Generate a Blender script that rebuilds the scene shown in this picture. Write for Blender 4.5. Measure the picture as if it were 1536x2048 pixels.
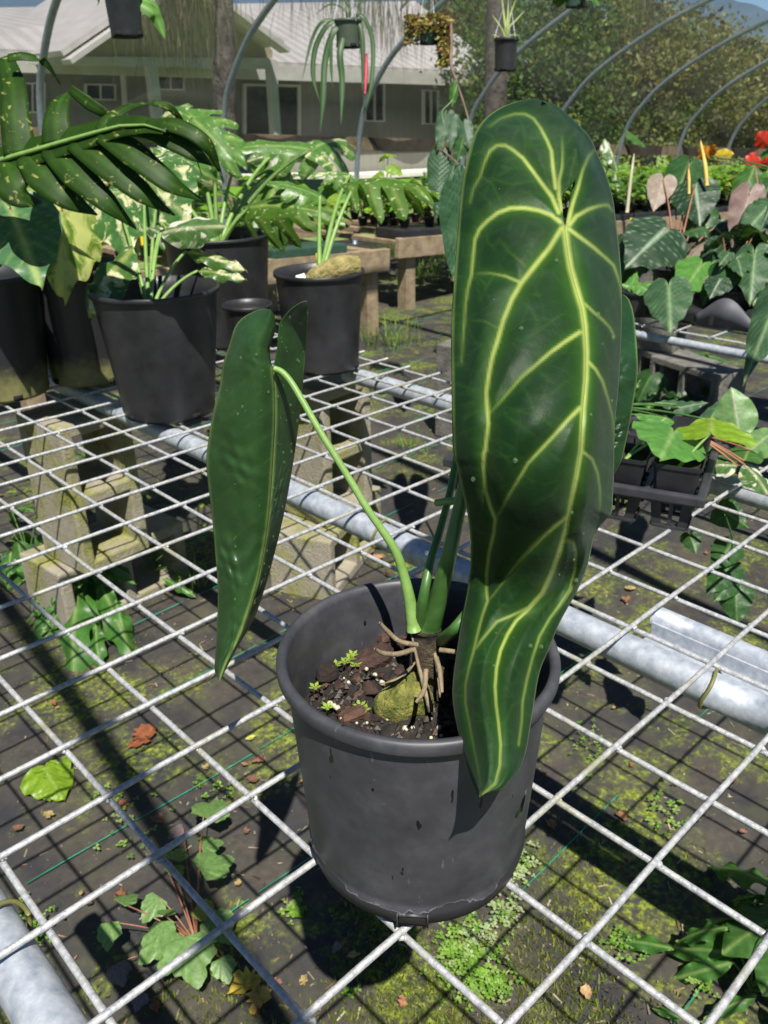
import bpy, math, random
import numpy as np
from mathutils import Vector, Matrix
random.seed(7); rng = np.random.default_rng(7)
for o in list(bpy.data.objects): bpy.data.objects.remove(o)
SC = bpy.context.scene; COL = SC.collection

# ------------------------------------------------------------------ camera
S = 0.1016                     # one square of the wire mesh, metres
ZM = 0.6314                    # height of the mesh bench
FPX = 1670.22
CR = Vector((0.72125, -0.69254, -0.01383)); CD = Vector((-0.31163, -0.30659, -0.89938)); CF = Vector((0.61862, 0.65298, -0.43695))
CAM = Vector((-1.14397*S, -6.14123*S, 5.80818*S + ZM))
cd = bpy.data.cameras.new('camera'); cam = bpy.data.objects.new('camera', cd); COL.objects.link(cam)
cd.sensor_fit = 'HORIZONTAL'; cd.sensor_width = 36; cd.lens = 36*FPX/1536; cd.clip_start = .02; cd.clip_end = 600
M4 = Matrix.Identity(4)
for i, ax in enumerate((CR, -CD, -CF)):
    for j in range(3): M4[j][i] = ax[j]
M4.translation = CAM; cam.matrix_world = M4
cd.dof.use_dof = True; cd.dof.focus_distance = .58; cd.dof.aperture_fstop = 24
SC.camera = cam
SC.render.resolution_x = 768; SC.render.resolution_y = 1024

# ------------------------------------------------------------------ light
SUN = Vector((-2.08, -3.21, 6.21)).normalized()
wd = bpy.data.worlds.new('World'); SC.world = wd; wd.use_nodes = True
nt = wd.node_tree; bgn = nt.nodes['Background']; sk = nt.nodes.new('ShaderNodeTexSky')
sk.sky_type = 'NISHITA'; sk.sun_disc = False; sk.sun_elevation = math.radians(58.4)
sk.sun_rotation = math.atan2(SUN.x, SUN.y); sk.air_density = 1.0; sk.dust_density = 0; sk.ozone_density = 6; sk.altitude = 1500
nt.links.new(sk.outputs[0], bgn.inputs[0]); bgn.inputs[1].default_value = .05
ld = bpy.data.lights.new('sun', 'SUN'); ld.energy = 5.0; ld.angle = math.radians(.55); ld.color = (1, .955, .88)
sun = bpy.data.objects.new('sun', ld); COL.objects.link(sun); sun.rotation_euler = SUN.to_track_quat('Z', 'Y').to_euler()
SC.view_settings.view_transform = 'Standard'; SC.view_settings.look = 'None'; SC.view_settings.exposure = .72; SC.view_settings.gamma = 1

# ------------------------------------------------------------------ geometry helpers
def at(u, v, d): return CAM + (CF + CR*((u-768)/FPX) + CD*((v-1024)/FPX))*d
def ray(u, v): return CF + CR*((u-768)/FPX) + CD*((v-1024)/FPX)
def atz(u, v, z): r = ray(u, v); return CAM + r*((z-CAM.z)/r.z)
def aty(u, v, y): r = ray(u, v); return CAM + r*((y-CAM.y)/r.y)
def atx(u, v, x): r = ray(u, v); return CAM + r*((x-CAM.x)/r.x)
def depth(P): return (Vector(P)-CAM).dot(CF)
def W(x, y, z=0): return Vector((x*S, y*S, ZM+z*S))

class MB:
    def __init__(s): s.v = []; s.f = []; s.c = []
    def add(s, V, F, col=None):
        b = len(s.v); V = [tuple(map(float, p)) for p in V]; s.v += V; s.f += [tuple(i+b for i in q) for q in F]
        if col is None: col = (1, 1, 1)
        if len(col) and not np.isscalar(col[0]): s.c += [tuple(map(float, c)) for c in col]
        else: s.c += [tuple(col)]*len(V)
        return s
    def grid(s, P, col=None, closed=False, flip=False):
        P = np.asarray(P, float); n, m = P.shape[:2]; F = []
        for i in range(n-1):
            for j in range(m if closed else m-1):
                k = (j+1) % m; q = (i*m+j, i*m+k, (i+1)*m+k, (i+1)*m+j); F.append(q[::-1] if flip else q)
        if col is not None and not np.isscalar(col[0]): col = np.asarray(col, float).reshape(-1, 3)
        return s.add(P.reshape(-1, 3), F, col)
    def tube(s, pts, r, seg=8, col=None, cap=True):
        pts = [Vector(p) for p in pts]; n = len(pts); r = [r]*n if np.isscalar(r) else list(r)
        if len(r) != n: r = list(np.interp(np.linspace(0, 1, n), np.linspace(0, 1, len(r)), r))
        t0 = (pts[1]-pts[0]).normalized(); up = Vector((0, 0, 1)) if abs(t0.z) < .9 else Vector((1, 0, 0))
        a = t0.cross(up).normalized(); G = []
        for i in range(n):
            t = (pts[min(i+1, n-1)]-pts[max(i-1, 0)]).normalized(); a = (a-t*a.dot(t)).normalized(); b = t.cross(a)
            G.append([pts[i]+(a*math.cos(q)+b*math.sin(q))*r[i] for q in np.linspace(0, 2*math.pi, seg, endpoint=False)])
        base = len(s.v); s.grid(G, col, closed=True)
        if cap: s.f += [tuple(base+j for j in range(seg)), tuple(base+(n-1)*seg+j for j in reversed(range(seg)))]
        return s
    def lathe(s, prof, seg=40, c=(0, 0, 0), col=None, wob=0, close=False, rib=0, nrib=0):
        G = []
        for r, z in prof:
            G.append([(c[0]+r*(1+wob*math.sin(3*q+1)+rib*(r > .02)*math.cos(nrib*q))*math.cos(q), c[1]+r*(1+wob*math.sin(3*q+1)+rib*math.cos(nrib*q))*math.sin(q), c[2]+z) for q in np.linspace(0, 2*math.pi, seg, endpoint=False)])
        return s.grid(G, col, closed=True)
    def hexa(s, c8, col=None):   # 8 corners: bottom loop 0-3, top loop 4-7
        return s.add(c8, [(3, 2, 1, 0), (4, 5, 6, 7), (0, 1, 5, 4), (1, 2, 6, 5), (2, 3, 7, 6), (3, 0, 4, 7)], col)
    def box(s, lo, hi, col=None):
        x0, y0, z0 = lo; x1, y1, z1 = hi
        return s.hexa([(x0, y0, z0), (x1, y0, z0), (x1, y1, z0), (x0, y1, z0), (x0, y0, z1), (x1, y0, z1), (x1, y1, z1), (x0, y1, z1)], col)
    def beam(s, A, B, w, h, up=(0, 0, 1), col=None):
        A = Vector(A); B = Vector(B); t = (B-A).normalized(); x = t.cross(Vector(up)).normalized()*(w/2); z = x.cross(t).normalized()*(h/2)
        return s.hexa([A-x-z, B-x-z, B+x-z, A+x-z, A-x+z, B-x+z, B+x+z, A+x+z], col)
    def mesh(s, name, smooth=True):
        me = bpy.data.meshes.new(name); me.from_pydata(s.v, [], s.f)
        a = me.attributes.new('Col', 'FLOAT_COLOR', 'POINT')
        a.data.foreach_set('color', np.c_[np.array(s.c, float), np.ones(len(s.v))].astype(np.float32).ravel())
        if smooth: me.polygons.foreach_set('use_smooth', np.ones(len(me.polygons), bool))
        me.update(); return me

def tag(o, label=None, cat=None, group=None, kind=None):
    if label: o['label'] = label
    if cat: o['category'] = cat
    if group: o['group'] = group
    if kind: o['kind'] = kind
    return o
def obj(name, mb, mat, parent=None, smooth=True, bevel=0, solid=0, **kw):
    me = mb.mesh(name, smooth) if isinstance(mb, MB) else mb
    o = bpy.data.objects.new(name, me); COL.objects.link(o)
    if mat is not None and not len(me.materials): me.materials.append(mat)
    if parent is not None:
        o.parent = parent
        if isinstance(mb, MB): o.location = -world_loc(parent)
    if bevel:
        b = o.modifiers.new('bevel', 'BEVEL'); b.width = bevel; b.segments = 2; b.limit_method = 'ANGLE'
    if solid:
        q = o.modifiers.new('solid', 'SOLIDIFY'); q.thickness = solid; q.offset = 0
    return tag(o, **kw)
def world_loc(o):
    p = o.location.copy()
    while o.parent: o = o.parent; p += o.location
    return p
def empty(name, loc, **kw):
    o = bpy.data.objects.new(name, None); COL.objects.link(o); o.location = loc; o.empty_display_size = .05
    return tag(o, **kw)

def sm(pts, n):                                   # smooth resample (Catmull-Rom)
    P = np.array([tuple(p) for p in pts], float); m = len(P)
    Q = np.vstack([2*P[0]-P[1], P, 2*P[-1]-P[-2]]); t = np.linspace(0, m-1, n); i = np.minimum(t.astype(int), m-2); f = (t-i)[:, None]
    a, b, c, d = Q[i], Q[i+1], Q[i+2], Q[i+3]
    return .5*(2*b+(c-a)*f+(2*a-5*b+4*c-d)*f**2+(3*b-a-3*c+d)*f**3)
def arc(P, n):                                    # resample by arc length
    P = np.asarray(P, float); d = np.r_[0, np.cumsum(np.linalg.norm(np.diff(P, axis=0), axis=1))]
    t = np.linspace(0, d[-1], n); return np.stack([np.interp(t, d, P[:, k]) for k in range(P.shape[1])], 1)
def bez(A, B, C_, n=10):
    t = np.linspace(0, 1, n)[:, None]; A, B, C_ = (np.array(tuple(q)) for q in (A, B, C_))
    return (1-t)**2*A+2*t*(1-t)*B+t*t*C_

# ------------------------------------------------------------------ materials
def newmat(name):
    m = bpy.data.materials.new(name); m.use_nodes = True; t = m.node_tree; return m, t, t.nodes['Principled BSDF']
def nd(t, typ, ins=None, **props):
    n = t.nodes.new(typ)
    for k, v in props.items(): setattr(n, k, v)
    for k, v in (ins or {}).items():
        if isinstance(v, bpy.types.NodeSocket): t.links.new(v, n.inputs[k])
        else: n.inputs[k].default_value = v
    return n
def rgba(c): return (*c, 1) if len(c) == 3 else c
def noise(t, scale, detail=4, rough=.6, vec=None, dist=0):
    n = nd(t, 'ShaderNodeTexNoise', {'Scale': scale, 'Detail': detail, 'Roughness': rough, 'Distortion': dist})
    if vec is not None: t.links.new(vec, n.inputs['Vector'])
    return n
def ramp(t, fac, stops):
    r = t.nodes.new('ShaderNodeValToRGB'); e = r.color_ramp.elements
    while len(e) < len(stops): e.new(.5)
    for q, (p, c) in zip(e, stops): q.position = p; q.color = rgba(c) if not np.isscalar(c) else (c, c, c, 1)
    t.links.new(fac, r.inputs[0]); return r
def mix(t, fac, a, b, typ='MIX'):
    n = t.nodes.new('ShaderNodeMix'); n.data_type = 'RGBA'; n.blend_type = typ
    for s_, v in ((n.inputs[0], fac), (n.inputs[6], a), (n.inputs[7], b)):
        if isinstance(v, bpy.types.NodeSocket): t.links.new(v, s_)
        else: s_.default_value = v if np.isscalar(v) else rgba(v)
    return n.outputs[2]
def geo(t): return t.nodes.new('ShaderNodeNewGeometry').outputs['Position']
def oc(t): return t.nodes.new('ShaderNodeTexCoord').outputs['Object']
def bump(t, b, h, st=.3, dist=.01):
    n = nd(t, 'ShaderNodeBump', {'Strength': st, 'Distance': dist, 'Height': h}); t.links.new(n.outputs[0], b.inputs['Normal'])
def mat(name, c1, c2=None, rough=.5, metal=0, scale=20, lo=.35, hi=.7, bmp=0, bscale=None, vcol=False, spec=.5, detail=5, dist=.01):
    m, t, b = newmat(name); P = geo(t)
    n = noise(t, scale, detail, vec=P)
    c = ramp(t, n.outputs[0], [(lo, c1), (hi, c2 or c1)]).outputs[0]
    if vcol: c = mix(t, 1, c, nd(t, 'ShaderNodeAttribute', attribute_name='Col').outputs[0], 'MULTIPLY')
    t.links.new(c, b.inputs['Base Color']); b.inputs['Roughness'].default_value = rough; b.inputs['Metallic'].default_value = metal
    b.inputs['Specular IOR Level'].default_value = spec
    if bmp: bump(t, b, noise(t, bscale or scale*3, 6, vec=P).outputs[0], bmp, dist)
    return m
def leafmat(name, gloss=.4, trans=.35, tint=(1.3, 1.25, .45), speck=None, nscale=60, spec=.5, bmp=.15, var=.35, tex=0):
    m, t, b = newmat(name); P = oc(t)
    c = nd(t, 'ShaderNodeAttribute', attribute_name='Col').outputs[0]
    n = noise(t, nscale, 4, vec=P)
    v = ramp(t, n.outputs[0], [(.3, 1-var), (.7, 1+var*.3)]).outputs[0]
    c = mix(t, 1, c, v, 'MULTIPLY')
    if speck:
        sc, lo, hi, cc = speck
        mp = nd(t, 'ShaderNodeMapping', {'Vector': P, 'Scale': (1, .55, 1)})
        q = noise(t, sc, 5, .62, vec=mp.outputs[0], dist=.6)
        c = mix(t, ramp(t, q.outputs[0], [(lo, 0.), (hi, 1.)]).outputs[0], c, cc)
    t.links.new(c, b.inputs['Base Color']); b.inputs['Roughness'].default_value = gloss; b.inputs['Specular IOR Level'].default_value = spec
    if bmp: bump(t, b, noise(t, nscale*1.5, 4, vec=P).outputs[0], bmp, .004)
    if trans:
        tr = nd(t, 'ShaderNodeBsdfTranslucent', {'Color': mix(t, 1, c, tint, 'MULTIPLY')})
        ms = nd(t, 'ShaderNodeMixShader', {0: trans, 1: b.outputs[0], 2: tr.outputs[0]})
        t.links.new(ms.outputs[0], t.nodes['Material Output'].inputs[0])
    return m

M_galv = mat('galvanised wire', (.24, .255, .28), (.5, .5, .49), .45, .25, 160, .3, .62, .25, 300)
def weather(m):      # old dirt and algae film on the zinc
    t = m.node_tree; b = t.nodes['Principled BSDF']; src = b.inputs['Base Color'].links[0].from_socket; P = geo(t)
    k = ramp(t, noise(t, 11, 5, .65, P).outputs[0], [(.54, 0.), (.68, .75)]).outputs[0]
    t.links.new(mix(t, k, src, mix(t, noise(t, 5, 2, .5, P).outputs[0], (.32, .27, .18), (.27, .3, .12))), b.inputs['Base Color'])
weather(M_galv)
M_galvpipe = mat('galvanised pipe', (.26, .3, .36), (.5, .53, .57), .52, .35, 75, .3, .68, .1, 120, detail=8)
M_plastic = mat('black nursery plastic', (.012, .012, .014), (.03, .03, .033), .42, 0, 9, .35, .75, .05, 60)
M_soil = mat('potting soil', (.006, .005, .004), (.035, .026, .018), .8, 0, 70, .35, .75, 1, 160, dist=.006)
M_stem = mat('green petiole', (.13, .24, .05), (.2, .33, .09), .45, 0, 40, .3, .7, .1, 200)
M_petd = mat('dark petiole', (.035, .1, .02), (.08, .17, .04), .4, 0, 40)
M_redpet = mat('reddish petiole', (.2, .07, .04), (.28, .13, .07), .5)
M_bark = mat('bark chip', (.03, .017, .012), (.12, .066, .045), .8, 0, 60, .3, .7, .6, 180, vcol=True)
M_root = mat('aerial root', (.13, .10, .06), (.26, .2, .12), .7, 0, 90, .3, .7, .3, 200)
M_wood = mat('weathered wood', (.16, .115, .07), (.34, .26, .16), .8, 0, 14, .3, .7, .4, 60)
M_block = None
# ------------------------------------------------------------------ ground
def ground_mats():
    m, t, b = newmat('weed mat'); P = geo(t)
    w1 = nd(t, 'ShaderNodeTexWave', {'Vector': P, 'Scale': 150., 'Distortion': .4}, bands_direction='X')
    w2 = nd(t, 'ShaderNodeTexWave', {'Vector': P, 'Scale': 190., 'Distortion': .4}, bands_direction='Y')
    wv = mix(t, .5, w1.outputs[0], w2.outputs[0])
    base = mix(t, wv, (.014, .014, .017), (.05, .05, .055))
    dust = ramp(t, noise(t, 5, 8, .7, P).outputs[0], [(.40, 0.), (.62, 1.)]).outputs[0]
    c = mix(t, dust, base, mix(t, noise(t, 60, 4, .6, P).outputs[0], (.024, .021, .018), (.125, .108, .085)))
    n1 = noise(t, 3.2, 9, .72, P, .3); mm = ramp(t, n1.outputs[0], [(.5, 0.), (.58, 1.)])
    n1b = noise(t, 45, 5, .7, P); m2 = ramp(t, n1b.outputs[0], [(.40, 0.), (.60, 1.)])
    mossm = mix(t, 1, mm.outputs[0], m2.outputs[0], 'MULTIPLY')
    mossc = ramp(t, noise(t, 90, 4, .7, P).outputs[0], [(.3, (.025, .035, .005)), (.5, (.14, .18, .02)), (.72, (.34, .4, .05))]).outputs[0]
    c = mix(t, mossm, c, mossc)
    film = ramp(t, noise(t, 9, 6, .6, P).outputs[0], [(.50, 0.), (.68, .4)]).outputs[0]
    c = mix(t, film, c, (.1, .105, .05))
    sp = ramp(t, nd(t, 'ShaderNodeTexVoronoi', {'Vector': P, 'Scale': 75.}).outputs[0], [(.05, 1.), (.09, 0.)]).outputs[0]
    spk = mix(t, 1, sp, ramp(t, noise(t, 14, 2, .5, P).outputs[0], [(.52, 0.), (.6, 1.)]).outputs[0], 'MULTIPLY')
    c = mix(t, spk, c, (.4, .38, .28))
    t.links.new(c, b.inputs['Base Color'])
    t.links.new(ramp(t, noise(t, 7, 4, .6, P).outputs[0], [(.35, .45), (.6, .85)]).outputs[0], b.inputs['Roughness'])
    b.inputs['Specular IOR Level'].default_value = .28
    h = mix(t, mossm, wv, n1b.outputs[0], 'ADD'); bump(t, b, h, .5, .004)
    g, t2, b2 = newmat('lawn'); P = geo(t2)
    t2.links.new(ramp(t2, noise(t2, 6, 8, .7, P).outputs[0], [(.3, (.1, .17, .03)), (.7, (.26, .36, .09))]).outputs[0], b2.inputs['Base Color']); b2.inputs['Roughness'].default_value = .9
    bump(t2, b2, noise(t2, 60, 5, .7, P).outputs[0], .8, .03)
    return m, g
M_mat, M_lawn = ground_mats()
# lawn falls a little towards the house
g = MB(); xs = np.r_[-300, -60, np.linspace(-20, 45, 27), 90, 320]; ys = np.r_[-300, -40, -8, np.linspace(6.2, 16, 8), 40, 320]
G = [[(x, y, -.03-.30*min(1, max(0, (y-6.2)/6.6)) - .016*max(0, min(x, 60)-6)) for x in xs] for y in ys]
obj('ground', g.grid(G, flip=False), M_lawn, label='green lawn around the shade tunnel', kind='structure')
g = MB(); xs = np.linspace(-6, 20, 80); ys = np.linspace(-6, 6.1, 40)
G = [[(x, y, (.005*math.sin(x*5+y*3)+.004*math.sin(y*9-x*2))) for x in xs] for y in ys]
wm = obj('weed_mat', g.grid(G), M_mat, label='dark woven weed mat with moss under the benches', kind='structure')
# green marker threads woven into the mat every 30 cm
M_thr = mat('green thread', (.0, .2, .11), (.0, .33, .19), .6, 0, 40)
for yc in np.arange(-9.4, 40, 2.985):
    y = yc*S; x = -1.2
    while x < 5.5:
        L = random.uniform(.08, .34); th = MB(); n = max(2, int(L/.05))
        pts = [(q, y+.003*math.sin(q*7), .0085+.005*math.sin(q*5+y*3)+.004*math.sin(y*9-q*2)) for q in np.linspace(x, x+L, n)]
        th.tube(pts, .0011, 4); obj('green_thread', th, M_thr, wm)
        x += L+random.choice([.01, .02, .05, .12, .3])
# ------------------------------------------------------------------ mesh bench
DEVY = {-11: -.27, -10: -.19, -9: -.13, -8: -.04, -7: .03, -6: .04, -5: .06, -4: 0, -3: -.14, -2: -.15, -1: -.14, 0: -.07, 1: -.01, 2: .01, 3: -.01, 4: -.02}
DEVX = {2: -.03, 3: -.06, 4: -.01, 5: -.02, 6: -.02}
def wirebench(x0, x1, y0, y1, label, group, seedv, dy=True, zoff=0):
    r_ = random.Random(seedv); panel = empty('wire_mesh_panel', W((x0+x1)/2, (y0+y1)/2), label=label, cat=None); panel['category'] = 'wire panel'
    R = .0031; ms = []
    for k in range(3):
        w = MB(); n = 60
        w.tube([(q, .0012*math.sin(q*9+k*2)+.0006*math.sin(q*31+k), .0008*math.sin(q*7+k)) for q in np.linspace(0, 1, n)], R, 8); ms.append(w.mesh('wire')); ms[-1].materials.append(M_galv)
    def wire(A, B):
        L = (B-A).length; o = bpy.data.objects.new('wire', ms[r_.randrange(3)]); COL.objects.link(o); o.parent = panel
        o.location = A-panel.location; t = (B-A).normalized(); o.rotation_euler = (0, 0, math.atan2(t.y, t.x)); o.scale = (L, 1, 1)
    for y in range(y0, y1+1):
        a = -y; yy = y+(DEVY.get(a, -.25 if a < -11 else 0) if dy else r_.uniform(-.02, .02)); e = r_.uniform(.1, .35)
        wire(W(x0-e, yy, zoff+.031), W(x1+e, yy, zoff+.031))
    wb = MB()
    for x in range(x0, x1+1):
        xx = x+(DEVX.get(x, 0) if dy else 0)
        wire(W(xx, y0-.3, zoff-.031), W(xx, y1+.3, zoff-.031))
    for x in range(x0, x1+1):
        for y in range(y0, min(y1, 14)+1):
            a = -y; yy = y+(DEVY.get(a, -.25 if a < -11 else 0) if dy else 0); xx = x+(DEVX.get(x, 0) if dy else 0); c0 = W(xx, yy, zoff)
            for q in range(2):
                d_ = Vector((r_.uniform(-.0035, .0035), r_.uniform(-.0035, .0035), r_.uniform(-.001, .001))); s_ = r_.uniform(.0026, .0042)
                wb.add([c0+d_+Vector((i*s_, j*s_, k*s_))*r_.uniform(.8, 1.2) for i, j, k in ((1, 0, 0), (-1, 0, 0), (0, 1, 0), (0, -1, 0), (0, 0, 1), (0, 0, -1))], [(0, 2, 4), (2, 1, 4), (1, 3, 4), (3, 0, 4), (2, 0, 5), (1, 2, 5), (3, 1, 5), (0, 3, 5)])
    obj('weld_spots', wb, M_galv, panel, kind='stuff')
    return panel
wirebench(-2, 13, -9, 22, 'galvanised wire mesh bench top carrying the large potted anthurium', None, 1)
wirebench(21, 33, -12, 7, 'galvanised wire mesh bench top across the aisle, crowded with anthurium pots', None, 2, False)
def pipe(x, y0, y1, z, r, label, joints=(), zz=None):
    p = empty('steel_pipe', W(x, y0, z), label=label, cat='pipe')
    b = MB(); rr = r; b.tube([W(x, q, z) for q in np.linspace(y0, y1, 30)], rr, 20); obj('pipe_tube', b, M_galvpipe, p)
    for j in joints:
        c = MB(); c.tube([W(x, j-.5, z), W(x, j+.5, z)], rr*1.035, 20); obj('pipe_sleeve', c, M_galvpipe, p)
    return p
PR = .0205
pipe(6.86, -10, 24, -.062-PR/S, PR, 'long galvanised pipe running under the mesh behind the main pot', (-3.6,))
pipe(12.36, -10, 9.4, -.062-PR/S, PR, 'galvanised pipe under the aisle edge of the mesh, by the far pots')
pipe(-.28, -12, 1.1, -.062-PR/S, .0215, 'galvanised pipe under the near edge of the mesh')
pipe(20.75, -14, 7.5, -.25, .012, 'thin steel rail along the edge of the bench across the aisle')
# channel rail lying beside the long pipe
ch = empty('metal_channel', W(7.6, -1.9, -.3), label='short galvanised lipped channel rail lying beside the long pipe', cat='rail')
c = MB(); ys_ = np.linspace(-1.9, -11, 16); c.tube([W(7.72, q, -.215) for q in ys_], .0145, 16); obj('rolled_lip', c, M_galvpipe, ch)
c = MB(); c.beam(W(7.38, -1.95, -.40), W(7.38, -11, -.40), .042, .004); obj('channel_floor', c, M_galvpipe, ch, smooth=False)
c = MB(); c.beam(W(7.56, -1.95, -.30), W(7.56, -11, -.30), .003, .018); obj('channel_web', c, M_galvpipe, ch, smooth=False)
# plastic ties
tm = mat('cable tie', (.1, .1, .03), (.2, .2, .06), .5)
def tie(u, v, r, x, y, label):
    b = MB(); cpt = W(x, y, -.062-PR/S); b.tube([cpt+Vector((r*math.cos(q), .004*math.sin(q*2), r*math.sin(q))) for q in np.linspace(0, 2*math.pi, 28)], .0022, 6)
    obj('cable_tie', b, tm, label=label, cat='cable tie')
tie(0, 0, .0275, -.28, -.52, 'olive cable tie around the pipe at the near mesh edge')
tie(0, 0, .024, 6.86, 2.35, 'olive cable tie around the long pipe behind the pot')
tie(0, 0, .024, 6.86, -3.12, 'olive cable tie on the long pipe beside the channel rail')
tie(0, 0, .025, 12.36, 8.1, 'dark cable tie around the pipe by the far pots')

# ------------------------------------------------------------------ concrete blocks
def blockmat():
    m, t, b = newmat('mossy concrete'); P = geo(t)
    c = mix(t, noise(t, 25, 6, .7, P).outputs[0], (.2, .175, .125), (.4, .36, .28))
    ms = ramp(t, noise(t, 7, 7, .65, P).outputs[0], [(.46, 0.), (.64, 1.)]).outputs[0]
    mc = ramp(t, noise(t, 60, 5, .7, P).outputs[0], [(.3, (.09, .1, .01)), (.7, (.34, .34, .06))]).outputs[0]
    t.links.new(mix(t, ms, c, mc), b.inputs['Base Color']); b.inputs['Roughness'].default_value = .9
    bump(t, b, noise(t, 130, 5, .7, P).outputs[0], .9, .006); return m
M_block = blockmat()
M_block_shade = mat('grey concrete darkened for shade', (.09, .085, .075), (.2, .19, .165), .9, 0, 20, .3, .7, .8, 110)  # darker, less mossy concrete copy; bench shade is put into its colour
def block(loc, rz, upright, label, group=None, m=None):
    # 40 x 20 x 20 cm block with two cores; long axis local x (or z when upright)
    L, H, D, wl = .385, .19, .19, .032; b = MB()
    def pt(x, y, z): return (z-L/2 if False else x, y, z)
    # frame in the x-z plane (two square holes), depth along y
    xs = [-L/2, -L/2+wl, -wl/2, wl/2, L/2-wl, L/2]; zs = [0, wl, H-wl, H]
    idx = {}
    V = []
    for y in (-D/2, D/2):
        for z in zs:
            for x in xs: idx[(x, y, z)] = len(V); V.append((x, y, z))
    F = []
    solid = lambda i, k: not (k == 1 and i in (1, 3))
    for i in range(5):
        for k in range(3):
            if solid(i, k):
                for y in (-D/2, D/2):
                    q = [idx[(xs[i], y, zs[k])], idx[(xs[i+1], y, zs[k])], idx[(xs[i+1], y, zs[k+1])], idx[(xs[i], y, zs[k+1])]]
                    F.append(tuple(q if y < 0 else q[::-1]))
    def side(p, q): F.append((idx[(p[0], -D/2, p[1])], idx[(q[0], -D/2, q[1])], idx[(q[0], D/2, q[1])], idx[(p[0], D/2, p[1])]))
    for i in range(5): side((xs[i+1], 0), (xs[i], 0)); side((xs[i], H), (xs[i+1], H))
    for k in range(3): side((xs[0], zs[k]), (xs[0], zs[k+1])); side((xs[5], zs[k+1]), (xs[5], zs[k]))
    for i in (1, 3):
        side((xs[i], wl), (xs[i+1], wl)); side((xs[i+1], H-wl), (xs[i], H-wl)); side((xs[i], H-wl), (xs[i], wl)); side((xs[i+1], wl), (xs[i+1], H-wl))
    if upright: V = [(z-H/2, y, x+L/2) for x, y, z in V]; F = [f[::-1] for f in F]
    b.add(V, F); o = obj('concrete_block', b, m or M_block, smooth=False, bevel=.006, label=label, cat='block', group=group)
    o.location = loc; o.rotation_euler = (0, 0, rz); return o
zb = .0
bl = Vector((6.5*S, 12.6*S, 0))
block(bl+Vector((.05, .07, 0)), .12, False, 'mossy concrete block lying flat under the upright block by the far pots')
block(bl+Vector((0, 0, .19)), .12, True, 'mossy upright concrete block carrying the long pipe below the far pots')
b2 = W(12.3, 10.4, 0); b2.z = 0
block(b2, .45, False, 'mossy concrete block lying flat below the aisle-edge pipe, lowest of its stack')
block(b2+Vector((0, 0, .19)), .1, True, 'upright concrete block below the aisle-edge pipe under the far pots')
b3 = W(23.2, 14.6, 0); b3.z = 0
block(b3, .1, True, 'pale upright concrete block standing alone across the aisle', m=M_block_shade)
b4 = W(34.2, 12.6, 0); b4.z = 0
block(b4, 1.1, False, 'shaded concrete block lying flat below the bench across the aisle', m=M_block_shade)
block(b4+Vector((0, 0, .19)), .2, True, 'pale upright concrete block below the bench across the aisle', m=M_block_shade)
block(W(33.0, 10.0, -6.2), 1.3, False, 'shaded concrete block lying by itself under the crowded bench', m=M_block_shade)
# ------------------------------------------------------------------ main pot
def potmat():
    m, t, b = newmat('dusty grey pot plastic'); P = geo(t)
    n = noise(t, 26, 10, .72, P)
    c = ramp(t, n.outputs[0], [(.28, (.026, .026, .03)), (.5, (.044, .044, .05)), (.74, (.072, .072, .078))]).outputs[0]
    zz = nd(t, 'ShaderNodeSeparateXYZ', {0: P}).outputs[2]; nw = noise(t, 14, 5, .6, P).outputs[0]
    hz = nd(t, 'ShaderNodeMath', {0: zz, 1: nd(t, 'ShaderNodeMath', {0: nw, 1: -.055}, operation='MULTIPLY').outputs[0]}, operation='ADD').outputs[0]
    band = nd(t, 'ShaderNodeMapRange', {'Value': hz, 'From Min': ZM+.0035, 'From Max': ZM+.0025}).outputs[0]
    line = ramp(t, nd(t, 'ShaderNodeMapRange', {'Value': hz, 'From Min': ZM, 'From Max': ZM+.008}).outputs[0], [(.36, 0.), (.45, .5), (.5, .0)]).outputs[0]
    c = mix(t, line, mix(t, band, c, (.022, .022, .025)), (.22, .22, .22))
    mp = nd(t, 'ShaderNodeMapping', {'Vector': P, 'Scale': (1, 1, .25), 'Rotation': (.3, .5, .2)})
    sc = ramp(t, noise(t, 190, 3, .5, mp.outputs[0]).outputs[0], [(.68, 0.), (.76, 1.)]).outputs[0]
    scm = mix(t, 1, sc, ramp(t, noise(t, 12, 3, .5, P).outputs[0], [(.5, 0.), (.7, .7)]).outputs[0], 'MULTIPLY')
    c = mix(t, scm, c, (.2, .2, .2))
    fl = ramp(t, nd(t, 'ShaderNodeTexVoronoi', {'Vector': P, 'Scale': 110.}).outputs[0], [(.04, 1.), (.07, 0.)]).outputs[0]
    flm = mix(t, 1, fl, ramp(t, noise(t, 40, 2, .5, P).outputs[0], [(.56, 0.), (.62, 1.)]).outputs[0], 'MULTIPLY')
    c = mix(t, flm, c, (.35, .34, .3))
    mw = nd(t, 'ShaderNodeMapping', {'Vector': P, 'Scale': (2.2, 2.2, .9)})
    wet = ramp(t, noise(t, 22, 3, .5, mw.outputs[0]).outputs[0], [(.69, 0.), (.697, 1.)]).outputs[0]
    c = mix(t, wet, c, (.008, .008, .009))
    t.links.new(c, b.inputs['Base Color'])
    t.links.new(mix(t, wet, ramp(t, n.outputs[0], [(.3, .42), (.7, .55)]).outputs[0], (.12, .12, .12)), b.inputs['Roughness'])
    bump(t, b, noise(t, 5, 3, .5, P).outputs[0], .25, .01); return m
M_pot = potmat()
PC = W(2.69, -2.45, .08); RB, RT, PH = .9*S, 1.085*S, 1.98*S
def wall(z): return RB+(RT-.006-RB)*(z/PH)
pot = empty('nursery_pot', PC, label='large dusty grey plastic nursery pot holding the long-leaved anthurium', cat='pot')
b = MB()
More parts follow.
